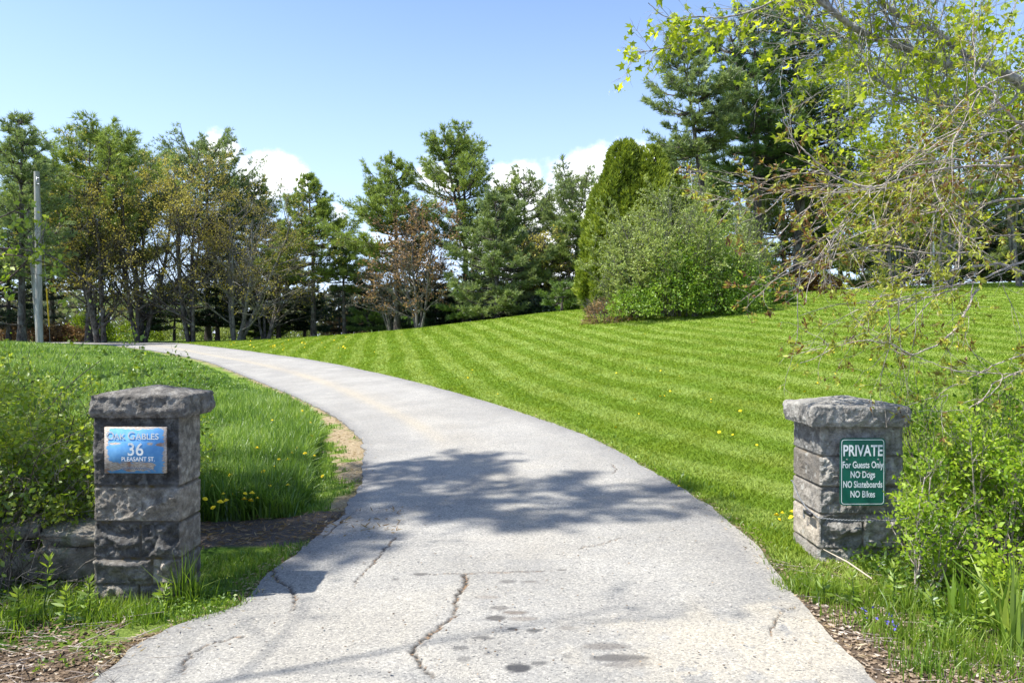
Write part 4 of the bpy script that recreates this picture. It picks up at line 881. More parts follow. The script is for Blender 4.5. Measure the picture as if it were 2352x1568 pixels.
ma = MA(); xt = (65 - CX) / F * 46 - b[0]; tube(ma, [(0, 0, -.2), (xt * .35, 0, 3), (xt, 0, EYE + (HY - 482) / F * 46 - b[2])], [.15, .14, .10], 10); ma.build('shaft', M_pole, ob, smooth=True)
b = pt(112, 45); gw = empty('guy_wire', tuple(b)); tag(gw, 'guy wire with a yellow plastic guard beside the utility pole', 'guy wire')
ma = MA(); g0 = np.array([.1, 0, 0]); g1 = np.array([(92 - CX) / F * 44.2 - b[0], -.8, EYE + (HY - 420) / F * 44 - b[2]]); segs(ma, g0[None], g1[None], [.012], [.012], 4); ma.build('wire', M_steel, gw)
ma = MA(); a_ = g0 + (g1 - g0) * .12; c_ = g0 + (g1 - g0) * .36; segs(ma, a_[None], c_[None], [.04], [.04], 6); ma.build('guard', mk('yellow_plastic', lambda t: pbr(t, (.75, .48, .02), .5)), gw)
b = pt(2143, 40); wp = empty('white_pole', tuple(b)); tag(wp, 'slim white pole standing on the lawn at the right', 'pole')
ma = MA(); tube(ma, [(0, 0, -.1), (0, 0, EYE + (HY - 470) / F * 40 - b[2])], [.055, .045], 10); ma.build('shaft', mk('white_paint', lambda t: pbr(t, (.78, .78, .76), .5)), wp, smooth=True)
ma = MA(); tube(ma, [(0, 0, EYE + (HY - 470) / F * 40 - b[2] - .01), (0, 0, EYE + (HY - 470) / F * 40 - b[2] + .10)], [.07, .05], 10); ma.build('finial', M_steel, wp, smooth=True)
# ================================================================== grass and low growth
def blades(ma, P, h, w, var, r, lean=.35, wind=(0., 0.)):
    n = len(P); a = r.uniform(0, 2 * np.pi, n); S = np.stack([np.cos(a), np.sin(a), 0 * a], -1); b = r.uniform(0, 2 * np.pi, n); q = np.abs(r.normal(0, lean, n))
    Dv = np.stack([np.cos(b) * q + wind[0], np.sin(b) * q + wind[1], np.ones(n)], -1); h = h[:, None]; w = np.reshape(np.broadcast_to(w, (n,)), (n, 1)) * .5
    M = P + nrm(Dv) * h * .55; Tp = P + nrm(Dv * [1.9, 1.9, 1]) * h
    V = np.stack([P - S * w, P + S * w, M - S * w * .8, M + S * w * .8, Tp], 1)
    f = np.array([[0, 1, 3], [0, 3, 2], [2, 3, 4]])[None] + (np.arange(n) * 5)[:, None, None]; ma.add(V.reshape(-1, 3), f.reshape(-1, 3), (np.repeat(var, 5).reshape(n, 5) + np.array([-.12, -.12, 0, 0, .1])).clip(0, 1).ravel())
M_mead = leafmat('tall_meadow_grass', [(0, (.055, .12, .010)), (.4, (.14, .25, .020)), (.75, (.24, .37, .040)), (1, (.40, .50, .16))], .45, .06)
M_short = leafmat('short_verge_grass', [(0, (.05, .11, .010)), (.5, (.13, .24, .02)), (1, (.24, .34, .05))], .45, .04)
M_weed = leafmat('roadside_weeds', [(0, (.06, .13, .012)), (.5, (.17, .28, .02)), (1, (.33, .42, .06))], .5, .05)
M_dry = leafmat('dry_straw', [(0, (.20, .13, .07)), (.5, (.40, .30, .17)), (1, (.62, .52, .36))], .3, .03)
M_litter = leafmat('brown_leaf_litter', [(0, (.07, .045, .03)), (.45, (.20, .14, .09)), (.8, (.38, .29, .20)), (1, (.58, .50, .42))], .2, .03)
r = np.random.default_rng(21)
def scatter(n, y0, y1, u0, u1, pw=1.):
    """random ground points, thinner with distance"""
    y = np.exp(r.uniform(math.log(y0), math.log(y1), n)); x = r.uniform(u0, u1, n) * y; return x, y
def g3(x, y, dz=0.): return np.stack([x, y, T(x, y) + dz], -1)
# tall meadow left of the driveway
x, y = scatter(420000, 5.6, 46, -.86, -.10); d = dL(x, y); k = (d > .42 + .25 * (fbm(x, y, 1.5, 3) - .5) + .35 * np.exp(-((y - 9.7) / 2.2) ** 2) * .6) & ~z_mulch(x, y) & (y > 6.5 + .25 * (x + 2.2)); x, y, d = x[k], y[k], d[k]
pt_ = fbm(x, y, .55, 6, 4); h = (.20 + .22 * pt_) * np.where(y < 16, np.clip(.35 + d * .9, .3, 1), np.clip(.14 + d * .14, .14, 1)) * r.uniform(.6, 1.25, len(x)) * (1 + .25 * sst(-x / y, .3, .6) * sst(y, 20, 34))
ma = MA(); blades(ma, g3(x, y, -.01), h, .006 + .0011 * y, np.clip(.52 + (fbm(x, y, .9, 8) - .5) * 1.1 + (fbm(x, y, 5, 9) - .5) * .9 + r.normal(0, .24, len(x)), 0, 1), r, .36)
o = ma.build('meadow_grass', M_mead); o['kind'] = 'stuff'
# mown lawn: short blades carrying the same stripe colour as the turf under them
def f_lawnblade(t):
    c, p = turf(t); v = t.attr('var'); c = t.mix(1., c, t.ramp(v, [(0, (.76, .80, .7)), (.5, (1., 1., 1.)), (1, (1.3, 1.2, 1.4))]), 'MULTIPLY')
    d = t.n('ShaderNodeBsdfDiffuse', {'Color': c}); tr = t.n('ShaderNodeBsdfTranslucent', {'Color': t.mix(1., c, (1.3, 1.2, .5), 'MULTIPLY')})
    return t.n('ShaderNodeMixShader', {0: .35, 1: d, 2: tr}).outputs[0]
x, y = scatter(700000, 4.6, 55, -.60, .92); k = dR(x, y) > .03 + .05 * r.random(len(x)); k &= ~((x > 2.9) & (y < 6.2)); x, y = x[k], y[k]
ma = MA(); n = len(x); hh = (.022 + .016 * fbm(x, y, 1.1, 5)) * r.uniform(.5, 1.4, n) * (1 + .02 * y); a = r.uniform(0, 2 * np.pi, n); w = .0022 + .00085 * y
P = g3(x, y, -.004); S = np.stack([np.cos(a), np.sin(a), 0 * a], -1) * w[:, None]; Tp = P + np.stack([r.normal(0, .8, n), r.normal(0, .8, n), np.ones(n)], -1) * hh[:, None]
ma.add(np.stack([P - S, P + S, Tp], 1).reshape(-1, 3), np.arange(3 * n).reshape(-1, 3), np.repeat(np.clip(r.normal(.5, .25, n), 0, 1), 3))
o = ma.build('lawn_grass', mk('lawn_blades', f_lawnblade)); o['kind'] = 'stuff'
# short verge grass: inside of the bend, strip before the mulch, around both pillars
x, y = scatter(230000, 3.9, 22, -.80, .95); d = dL(x, y); e = dR(x, y)
tanm = z_tan(x, y)
A_ = (d > .05) & (d < .95) & (y > 6.0) & ~tanm & ~z_mulch(x, y)
B_ = (d > -.03) & (x < -.6) & (y > 4.2 + .25 * (fbm(x, y, 2, 3) - .5)) & (y < 6.4) & ~z_mulch(x, y) & ~z_dirt(x, y) & (fbm(x, y, 2.6, 13) > .40)
C_ = (e > -.05) & (e < .35) & (y > 4.6) & (y < 12) & (r.random(len(x)) < .35); k = A_ | B_ | C_; x, y = x[k], y[k]
ma = MA(); blades(ma, g3(x, y, -.005), (.03 + .05 * fbm(x, y, 1.4, 4)) * r.uniform(.5, 1.5, len(x)), .004 + .0008 * y, np.clip(r.normal(.55, .25, len(x)), 0, 1), r, .5)
o = ma.build('verge_grass', M_short); o['kind'] = 'stuff'
# dry straw and clippings on the tan edge, the mulch and along the asphalt
x, y = scatter(120000, 3.7, 24, -.75, .8); d = dL(x, y); e = dR(x, y); tm = z_tan(x, y); k = tm | z_mulch(x, y) & (r.random(len(x)) < .6) | ((np.abs(d) < .12) | (np.abs(e) < .12)) & (r.random(len(x)) < .75 * fbm(x, y, 2.5, 3))
x, y = x[k], y[k]; mu = z_mulch(x, y); ma = MA(); D = rdir(len(x), r) * [1, 1, .22]
leaves(ma, g3(x, y, .012), np.where(mu, .05, .035) * r.uniform(.5, 1.5, len(x)) * (1 + .04 * y), np.clip(np.where(mu, .12, .6) + r.normal(0, .24, len(x)), 0, 1), nrm(D), .16, 0, r=r)
o = ma.build('dry_clippings', M_dry); o['kind'] = 'stuff'
# leaf litter on the bare ground
x, y = scatter(60000, 2.9, 7.5, -.85, .95); k = (z_dirt(x, y) | ((x > 2.3) & (y < 5.4)) | ((x < -2.2) & (y < 5.2))) & (dL(x, y) * (x < 0) + dR(x, y) * (x > 0) > -.12 * r.random(len(x)) ** 3); x, y = x[k], y[k]
ma = MA(); D = rdir(len(x), r) * [1, 1, .3]; leaves(ma, g3(x, y, .01), .026 * r.uniform(.4, 1.6, len(x)), np.clip(np.where(x > 0, .62, .38) + r.normal(0, .26, len(x)), 0, 1), nrm(D), .6, .5, r=r, flat=.7)
o = ma.build('leaf_litter', M_litter); o['kind'] = 'stuff'
x, y = scatter(1500, 2.9, 6.0, -.8, .95); k = (z_dirt(x, y) | ((x > 2.5) & (y < 5.0)) | ((x < -2.2) & (y < 5.0))) & (np.abs(x) > 1.8); x, y = x[k], y[k]; n = len(x); a = r.uniform(0, 6.28, n); L = r.uniform(.05, .32, n)
ma = MA(); P = g3(x, y, .02); segs(ma, P, P + np.stack([np.cos(a) * L, np.sin(a) * L * .6, r.uniform(0, .05, n)], -1), r.uniform(.0015, .004, n), np.full(n, .001), 3, r.random(n)); o = ma.build('fallen_twigs', M_twigW); o['kind'] = 'stuff'
# small leaves and grit lying on the driveway
x, y = scatter(500, 3.5, 11, -.45, .45); k = (dL(x, y) < -.1) & (dR(x, y) < -.1); x, y = x[k], y[k]; n = len(x)
ma = MA(); leaves(ma, g3(x, y, .04), .016 * r.uniform(.4, 1.5, n), np.clip(r.normal(.35, .3, n), 0, 1), nrm(rdir(n, r) * [1, 1, .15]), .7, .4, r=r, flat=.8); o = ma.build('scattered_leaf_bits', M_litter); o['kind'] = 'stuff'

# ---- clumps of long grass and weeds, each one a plant
M_iris = leafmat('long_strap_leaves', [(0, (.08, .17, .012)), (.5, (.20, .33, .025)), (1, (.38, .46, .07))], .5, .08)
def clump(x, y, n, hmax, spread, seed, mat, label, group, w=.007, name='grass_clump', lean=.3, vm=.55):
    r = np.random.default_rng(seed); z = float(T(x, y)); ma = MA(); q = spread * 1.7 * r.random(n) ** .8; a = r.uniform(0, 6.28, n); P = np.stack([np.cos(a) * q, np.sin(a) * q, np.full(n, -.04)], -1)
    rr0 = q.max() + .015; th = np.linspace(0, 2 * np.pi, 17)[:-1]; dz = T(x + np.cos(th) * rr0, y + np.sin(th) * rr0) - z; ma.add(np.vstack([np.stack([np.cos(th) * rr0, np.sin(th) * rr0, dz - .045], -1), [[0, 0, -.035]]]), [(i, (i + 1) % 16, 16) for i in range(16)], .05)
    blades(ma, P, .03 + hmax * r.uniform(.35, 1., n) * np.exp(-q * 2.), w, np.clip(r.normal(vm, .22, n), 0, 1), r, lean)
    o = ma.build(name, mat, origin=None); o.location = (x, y, z + .01); tag(o, label, 'grass clump', group); return o
GL = 'grass clumps at the foot of the left pillar'; GRR = 'grass clumps at the foot of the right pillar'
for k, (px, py, n, h, sp, lb) in enumerate([(60, 1420, 260, .22, .12, 'bright grass clump at the far left foreground below the stone wall'), (160, 1415, 220, .20, .10, 'grass clump left of the left pillar beside the leafy weed'), (235, 1425, 260, .20, .10, 'dense grass clump in front of the left corner of the left pillar'),
        (330, 1425, 240, .19, .09, 'dense bright grass clump in front of the middle of the left pillar'), (416, 1385, 110, .42, .06, 'tallest grass blades at the right front corner of the left pillar'), (450, 1380, 150, .20, .07, 'grass clump right of the left pillar at the driveway edge'),
        (20, 1455, 160, .16, .12, 'low grass clump in the bottom left corner'), (300, 1400, 80, .16, .08, 'thin grass clump against the front of the left pillar'), (560, 1322, 260, .12, .16, 'short grass patch between the left pillar and the asphalt')]):
    c = at(px, py); clump(c[0], c[1], n, h, sp, 200 + k, M_weed, lb, GL)
for k, (px, py, n, h, sp, lb) in enumerate([(1835, 1355, 240, .17, .09, 'long grass clump at the left foot of the right pillar'), (1885, 1372, 320, .19, .09, 'long grass clump in front of the left corner of the right pillar'), (1950, 1385, 300, .17, .11, 'grass clump in front of the middle of the right pillar'),
        (2020, 1385, 300, .18, .12, 'grass clump in front of the right corner of the right pillar'), (1990, 1430, 260, .16, .14, 'low grass clump before the thick rose stem'), (2090, 1480, 300, .20, .13, 'grass clump at the foot of the rose bush'), (2130, 1545, 260, .18, .12, 'pale grass clump at the bottom edge near the litter'),
        (2200, 1500, 300, .24, .14, 'grass clump low in the middle of the right thicket'), (2290, 1540, 260, .24, .14, 'grass clump in the bottom right corner'), (2080, 1410, 260, .22, .12, 'grass clump behind the rose stem'), (2180, 1420, 260, .22, .14, 'shaded grass clump under the rose bush')]):
    c = at(px, py); clump(c[0], c[1], n, h, sp, 230 + k, M_weed if k != 6 else M_short, lb, GRR)
for k, (px, py, n, h, lb) in enumerate([(2335, 1500, 46, .66, 'tall strap leaved clump at the right edge'), (2215, 1440, 26, .48, 'smaller strap leaved clump in the middle of the thicket'), (2275, 1440, 30, .50, 'strap leaved clump between the rose stems')]):
    c = at(px, py); clump(c[0], c[1], n, h, .05, 260 + k, M_iris, lb, 'strap leaved plants in the thicket', w=.024, name='strap_leaved_plant', lean=.22, vm=.6)
def leafy_weed(px, py, h, seed, label, group=None, size=.10, rows=9, flowers=False):
    r = np.random.default_rng(seed); c = at(px, py); root = empty('leafy_weed', tuple(c)); tag(root, label, 'weed', group); st = MA(); lf = MA(); top = np.array([r.normal(0, .02), r.normal(0, .02), h]); tube(st, [(0, 0, 0), top * .5 + [.01, 0, 0], top], [.005, .004, .002], 5)
    for k in range(rows):
        q = .12 + .88 * k / (rows - 1); m = 3 if k < rows - 1 else 5; a = k * 2.4 + np.arange(m) * 2 * np.pi / m + r.normal(0, .2, m); el = -.1 + 1.1 * q ** 2; D = np.stack([np.cos(a) * math.cos(el), np.sin(a) * math.cos(el), np.full(m, math.sin(el))], -1)
        leaves(lf, np.repeat((top * q)[None], m, 0), size * (1.1 - .5 * q) * r.uniform(.8, 1.2, m), np.clip(.35 + .5 * q + r.normal(0, .1, m), 0, 1), D, .30, .35, r=r)
    st.build('stem', M_weed, root); lf.build('leaves', M_weed, root)
    if flowers:
        fm = MA(); P = np.repeat(top[None], 9, 0) * r.uniform(.7, 1.05, (9, 1)) + r.normal(0, .02, (9, 3)); leaves(fm, P, .018, np.full(9, .5), None, .9, r=r); fm.build('flowers', M_violet, root)
M_violet = leafmat('violet_petals', [(0, (.12, .10, .50)), (1, (.25, .22, .75))], .3, 0)
GW = 'leafy weeds along the verge'
for k, (px, py, h, lb) in enumerate([(92, 1425, .33, 'tall narrow leaved weed in front of the stone wall left of the pillar'), (145, 1440, .20, 'broad leaved weed between the grass clumps at the left'), (35, 1440, .2, 'small weed at the left edge in the grass'), (198, 1425, .22, 'weed close to the left corner of the left pillar'), (375, 1400, .13, 'tiny weed before the left pillar'),
        (1895, 1385, .12, 'small round leaved weed at the asphalt edge by the right pillar'), (2050, 1400, .24, 'weed right beside the thick rose stem'), (2150, 1470, .26, 'weed in the thicket between grass clumps'), (2240, 1470, .24, 'weed at the right of the thicket'), (1960, 1400, .18, 'weed in front of the right pillar grass')]):
    leafy_weed(px, py, h, 280 + k, lb, GW, size=.09)
for k, (px, py, lb) in enumerate([(1985, 1440, 'small violet-blue flowered plant before the right pillar'), (2030, 1455, 'violet-blue flowered plant at the foot of the thick rose stem'), (2055, 1470, 'violet-blue flowered plant just right of the thick rose stem')]): leafy_weed(px, py, .10, 300 + k, lb, 'blue flowered plants', .04, 6, True)
# low creeping green on the left bare verge
x, y = scatter(9000, 3.3, 5.2, -.78, -.30); k = (fbm(x, y, 3.2, 17) > .55) & (dL(x, y) > .02); x, y = x[k], y[k]; ma = MA(); leaves(ma, g3(x, y, .012) + np.stack([0 * x, 0 * x, r.uniform(0, .04, len(x))], -1), .022 * r.uniform(.5, 1.4, len(x)), np.clip(r.normal(.5, .25, len(x)), 0, 1), nrm(rdir(len(x), r) * [1, 1, .5]), .6, .3, r=r)
x, y = scatter(26000, 3.6, 6.2, .42, .95); k = (x > 2.35) & (y > 3.95 + .25 * (fbm(x, y, 3, 5) - .5)) & (dR(x, y) > .18); x, y = x[k], y[k]; P = g3(x, y, .01); P[:, 2] += r.uniform(0, 1, len(x)) ** 1.5 * .22 * fbm(x, y, 2, 6); leaves(ma, P, .034 * r.uniform(.5, 1.5, len(x)), np.clip(.45 + (fbm(x, y, 3, 9) - .5) * 1.5 + r.normal(0, .2, len(x)), 0, 1), None, .45, .3, r=r)
o = ma.build('ground_cover', M_weed); o['kind'] = 'stuff'

# ---- dandelions
M_dan = mk('dandelion_yellow', lambda t: pbr(t, (.85, .62, .01), .7))
def dandelion_mesh():
    ma = MA(); th = np.linspace(0, 2 * np.pi, 11)[:-1]; 
    for k, (rr_, z) in enumerate([(.020, .0), (.014, .006), (.007, .010)]):
        a = th + k * .3; P = np.stack([np.cos(a) * rr_, np.sin(a) * rr_, np.full(10, z)], -1); ma.add(np.vstack([P, [[0, 0, z + .006]]]), [(i, (i + 1) % 10, 10) for i in range(10)])
    return ma
d0 = None
def dandelions(n, y0, y1, u0, u1, cond, lab, grp, zr, sc, seed, pts=None):
    global d0, r
    r = np.random.default_rng(seed); c = 0
    if pts is None:
        x, y = scatter(n * 30, y0, y1, u0, u1); k = cond(x, y); x, y = x[k][:n], y[k][:n]
    else: P = at([p[0] for p in pts], [p[1] for p in pts], .2 if zr[1] > .1 else 0); x, y = P[:, 0], P[:, 1]
    for a, b in zip(x, y):
        if d0 is None: d0 = dandelion_mesh().build('dandelion', [M_dan]); o = d0
        else: o = bpy.data.objects.new('dandelion', d0.data); COL.objects.link(o)
        o.location = (a, b, float(T(a, b)) + r.uniform(*zr)); o.rotation_euler = (r.normal(0, .35) + .3, r.normal(0, .3), r.uniform(0, 6)); s = sc * r.uniform(.7, 1.3) * (1 + .012 * b); o.scale = (s, s, s); tag(o, lab, 'dandelion', grp)
dandelions(75, 9, 46, -.34, .68, lambda x, y: (dR(x, y) > .4) & (fbm(x, y, .16, 77) > .5), 'small yellow dandelion dotted on the mown striped lawn', 'dandelions on the lawn', (.03, .05), .85, 5)
dandelions(36, 33, 50, -.42, -.22, lambda x, y: (dR(x, y) > .3), 'tiny yellow dandelion on the lawn crest before the far wood', 'dandelions on the lawn crest', (.05, .09), 1.5, 6)
dandelions(0, 0, 0, 0, 0, None, 'yellow dandelion blooming in the tall meadow grass left of the driveway', 'dandelions in the meadow', (.20, .30), 1.0, 7,
    pts=[(562, 1150), (528, 1112), (548, 1110), (505, 1168), (535, 1140), (470, 1160), (590, 1158), (620, 1125), (575, 1175), (552, 1128), (512, 1150), (487, 1138), (670, 1053), (715, 1008), (660, 1062), (640, 1075), (700, 1060), (722, 1058), (694, 956), (713, 972), (625, 975), (560, 1163), (604, 1104), (630, 1090), (660, 1130), (466, 1125), (488, 1182), (518, 1178), (578, 1148), (740, 1095), (590, 1045), (680, 1035)])
dandelions(0, 0, 0, 0, 0, None, 'yellow dandelion in the grass beside the right pillar', 'dandelions by the right pillar', (.05, .08), 1.0, 8, pts=[(1785, 1200), (1798, 1196), (1820, 1192), (1818, 1206), (1792, 1215), (1560, 1130)])
# ================================================================== low walls
def boulder(ma, c, s, seed, n=30):
    """angular broken stone: a ball cut by random planes, roughened"""
    r = np.random.default_rng(seed); u_ = np.linspace(0, np.pi, n); v_ = np.linspace(0, 2 * np.pi, 2 * n, endpoint=False); U, V = np.meshgrid(u_, v_, indexing='ij')
    p = np.stack([np.sin(U) * np.cos(V), np.sin(U) * np.sin(V), np.cos(U)], -1); rad = np.full(U.shape, 1.35)
    N_ = nrm(np.vstack([np.eye(3), -np.eye(3), r.normal(size=(7, 3))]) + r.normal(0, .14, (13, 3))); dd_ = np.concatenate([r.uniform(.85, 1., 6), r.uniform(.95, 1.2, 7)])
    for a, b in zip(N_, dd_): q = p @ a; rad = np.minimum(rad, np.where(q > .05, b / np.maximum(q, .05), 9))
    rad = rad + (fbm(p[..., 0] * 2 + 5 + p[..., 2], p[..., 1] * 2 + 5 + p[..., 2] * .7, 2.2, seed, 5) - .5) * .16
    W_ = p * rad[..., None] * np.asarray(s) + np.asarray(c); m = 2 * n; i = (np.arange(n - 1)[:, None] * m + np.arange(m)[None]); j = (np.arange(n - 1)[:, None] * m + (np.arange(m) + 1)[None] % m)
    ma.add(W_.reshape(-1, 3), np.stack([i, i + m, j + m, j], -1).reshape(-1, 4), r.random())
def f_field(t):
    p = t.obj(); n = t.noise(p, 9, 6, .7); n2 = t.noise(p, 40, 4, .7); c = t.ramp(n, [(.3, (.10, .09, .075)), (.5, (.24, .215, .175)), (.7, (.40, .37, .31))]); c = t.mix(t.sm(t.noise(p, 5, 4), .52, .66, 0, .6), c, (.10, .12, .04))
    return pbr(t, c, .95, t.bump(t.m('ADD', n, n2), 1., .02), spec=.1)
M_field = mk('fieldstone', f_field); M_fieldW = mk('pale_fieldstone', lambda t: pbr(t, t.ramp(t.noise(t.obj(), 10, 6, .7), [(.3, (.22, .20, .18)), (.5, (.42, .40, .37)), (.7, (.60, .58, .54))]), .95, t.bump(t.noise(t.obj(), 20, 6, .7), .9, .02), spec=.1))
sw = empty('stone_wall', (-3.3, 5.15, 0)); tag(sw, 'low tumbled fieldstone wall running left from the left pillar', 'stone wall')
for k, (x, z, sx, sz) in enumerate([(.37, .30, .30, .075), (.28, .13, .26, .12), (-.22, .13, .26, .13), (-.30, .32, .38, .09), (-.85, .15, .32, .15), (-1.0, .36, .34, .09), (-1.45, .2, .3, .2), (-2.0, .2, .35, .22)]):
    ma = MA(); boulder(ma, (x, r.normal(0, .03), z), (sx, .26, sz), 400 + k); ma.build('stone', M_field, sw, smooth=True)
sw = empty('stone_wall', (4.1, 5.9, .02)); tag(sw, 'low pale stone wall half hidden by the thicket at the right edge', 'stone wall')
for k, (x, z, sx, sz) in enumerate([(-.45, .12, .34, .13), (.1, .17, .36, .16), (.75, .14, .38, .15), (1.4, .16, .36, .17)]):
    ma = MA(); boulder(ma, (x, 0, z), (sx, .25, sz), 420 + k); ma.build('stone', M_fieldW, sw, smooth=True)

# ================================================================== thickets near the pillars
M_leafL = leafmat('left_thicket_leaves', [(0, (.06, .12, .01)), (.5, (.20, .30, .02)), (1, (.45, .52, .06))], .5, .05)
M_leafR = leafmat('rose_leaves', [(0, (.05, .13, .012)), (.5, (.20, .34, .02)), (1, (.42, .54, .05))], .5, .02)
def thicket(name, label, loc, n, rad, hgt, lv, seed, bark, leafm, nleaf, ls, lean=(0, 0), vm=.5, rr_=.006, out_=1., leafz=(0, 9), cat='bush', group=None, flat=1., clus=.03, sides=(4, 3, 3, 3), tmin=.15, xmax=None):
    r = np.random.default_rng(seed); root = empty(name, loc); tag(root, label, cat, group); a = r.uniform(0, 2 * np.pi, n); q = np.sqrt(r.random(n)) * rad
    P0 = np.stack([np.cos(a) * q, np.sin(a) * q * flat, np.full(n, -.03)], -1); D0 = np.stack([np.cos(a) * out_ * (.3 + q / rad) + lean[0], np.sin(a) * out_ * flat + lean[1], np.ones(n)], -1)
    out, nd = grow(P0, D0, hgt * r.uniform(.6, 1.1, n), rr_ * r.uniform(.7, 1.3, n), lv, r); tr = MA()
    if xmax is not None: out = [tuple(q[((a_[:, 0] + loc[0]) < xmax) & ((b_[:, 0] + loc[0]) < xmax)] for q in (a_, b_, c_, d_)) + (l_,) for a_, b_, c_, d_, l_ in out]
    root.location = loc; wood(tr, out, sides, r); tr.build('branches', bark, root)
    P, D = pick_nodes(nd[-1], int(nleaf * .7), r, tmin); P2, D2 = pick_nodes(nd[-2], int(nleaf * .3), r, .3); P = np.vstack([P, P2]); D = np.vstack([D, D2]); cl = fbm(P[:, 0] * 1.2 + 9, P[:, 2] + P[:, 1] + 9, 2.2, seed); k = (r.random(len(P)) < np.clip(2.4 * (cl - .28), .05, 1)) & (P[:, 2] > leafz[0]) & (P[:, 2] < leafz[1]); P, D, cl = P[k], D[k], cl[k]
    if xmax is not None: k = P[:, 0] + loc[0] < xmax; P, D, cl = P[k], D[k], cl[k]
    cr = MA()
    for _ in range(3): leaves(cr, P + r.normal(0, clus, P.shape), ls * r.uniform(.6, 1.3, len(P)), np.clip(vm + (cl - .5) * 1.5 + r.normal(0, .16, len(P)), 0, 1), nrm(D + rdir(len(P), r) * 1.3), .6, .3, r=r)
    cr.build('leaves', leafm, root); return root
rose = [dict(nseg=7, jit=.10, up=-.05), dict(n=7, t0=.15, ang=.8, ratio=.5, nseg=5, jit=.18, up=-.03, rmin=.0022), dict(n=5, t0=.1, ang=.8, ratio=.5, nseg=4, jit=.22, rmin=.0014)]
thicket('bramble_bush', 'tangled dark-stemmed bush with small yellow-green leaves left of the left pillar', (-4.15, 6.0, 0), 110, .85, 1.6, rose, 501, M_twigD, M_leafL, 24000, .044, vm=.5, rr_=.009, cat='bush', flat=.7, xmax=-2.85)
thicket('bramble_bush', 'lower arching brambles lying over the stone wall at the left edge', (-3.75, 5.45, .25), 55, .6, .75, rose, 502, M_twigW, M_leafL, 9000, .042, vm=.65, rr_=.006, flat=.4, xmax=-2.72)
thicket('bramble_bush', 'dark leafless bramble stems hanging in front of the stone wall', (-3.45, 4.82, .0), 90, .6, .55, [dict(nseg=5, jit=.16), dict(n=4, t0=.1, ang=.8, ratio=.7, nseg=4, jit=.2, rmin=.002)], 503, M_twigD, M_leafL, 160, .03, vm=.5, rr_=.005, flat=.3, xmax=-2.65)
thicket('bramble_bush', 'tall sparse bramble reaching above the grass at the far left', (-4.7, 6.6, 0), 26, .7, 2.1, rose, 504, M_twigD, M_leafL, 4000, .045, vm=.6, rr_=.010, flat=.6, xmax=-3.2)
ros2 = [dict(nseg=7, jit=.05, up=.03), dict(n=8, t0=.2, ang=.55, ratio=.36, nseg=4, jit=.12, up=.05, rmin=.0022), dict(n=4, t0=.2, ang=.6, ratio=.5, nseg=3, jit=.16, rmin=.0014)]
GRS = 'wild rose bushes at the right pillar'
thicket('rose_bush', 'wild rose with a thick bent stem right of the green sign', (2.50, 4.55, 0), 5, .04, .80, ros2, 511, M_twigW, M_leafR, 700, .034, vm=.55, rr_=.012, out_=.2, group=GRS, lean=(.16, 0))
thicket('rose_bush', 'leafy wild rose standing between the right pillar and the pale stone wall', (3.22, 5.0, 0), 30, .22, 1.0, ros2, 512, M_twigW, M_leafR, 3600, .036, vm=.5, rr_=.008, out_=.22, group=GRS)
thicket('rose_bush', 'dense wild rose at the right edge in front of the pale stone wall', (3.85, 5.1, 0), 36, .40, 1.0, ros2, 513, M_twigD, M_leafR, 4200, .036, vm=.45, rr_=.008, out_=.4, group=GRS)
thicket('rose_bush', 'wild rose arching forward at the right foreground edge', (3.05, 4.05, 0), 18, .22, .55, ros2, 514, M_twigD, M_leafR, 1500, .034, vm=.6, rr_=.007, out_=.5, group=GRS)
thicket('rose_bush', 'thin wild rose behind the stone wall at the right, against the lawn', (4.2, 6.5, .05), 30, .6, 1.3, ros2, 515, M_twigD, M_leafR, 3000, .036, vm=.4, rr_=.008, out_=.4, group=GRS)
thicket('rose_bush', 'low leafy shoots in front of the right side of the right pillar', (2.82, 4.65, 0), 14, .12, .48, ros2, 516, M_twigD, M_leafR, 1100, .032, vm=.6, rr_=.005, out_=.5, group=GRS)
st = empty('dead_stick', (2.22, 4.55, .02)); tag(st, 'pale dead stick leaning against the foot of the right pillar', 'stick')
ma = MA(); tube(ma, rays([(1893, 1262, 5.02), (1950, 1292, 4.9), (2005, 1330, 4.72)]) - np.array([2.22, 4.55, .02]), [.003, .006, .005], 6); ma.build('stick', mk('bleached_wood', lambda t: pbr(t, (.45, .38, .29), .8)), st)

# ================================================================== overhanging trees at the right
M_mapleL = leafmat('young_maple_leaves', [(0, (.16, .24, .012)), (.5, (.34, .42, .02)), (1, (.56, .60, .05))], .65, .02)
M_cherry = leafmat('bronze_cherry_leaves', [(0, (.13, .055, .03)), (.35, (.26, .15, .05)), (.6, (.32, .36, .05)), (1, (.50, .52, .08))], .5, .02)
def stars(ma, P, size, var, r):
    """five-lobed young maple leaves, slightly cupped"""
    n = len(P); D = nrm(rdir(n, r) * [1, 1, .7] + [0, 0, -.45]); S = nrm(np.cross(D, rdir(n, r))); Nn = np.cross(D, S)
    ang = np.radians([180, 118, 100, 62, 42, 22, 0, -22, -42, -62, -100, -118]); rad = np.array([.10, .52, .34, .78, .42, .50, 1., .50, .42, .78, .34, .52])
    v = P[:, None] + (np.cos(ang)[None, :, None] * D[:, None] + np.sin(ang)[None, :, None] * S[:, None]) * (rad[None, :, None] * np.reshape(size, (-1, 1, 1))) + Nn[:, None] * (rad[None, :, None] ** 2 * np.reshape(size, (-1, 1, 1)) * -.22)
    V = np.concatenate([v, (P + D * (size * .1)[:, None])[:, None]], 1); k = np.arange(12); f = np.stack([k, (k + 1) % 12, np.full(12, 12)], -1)[None] + (np.arange(n) * 13)[:, None, None]
    ma.add(V.reshape(-1, 3), f.reshape(-1, 3), np.repeat(var, 13))
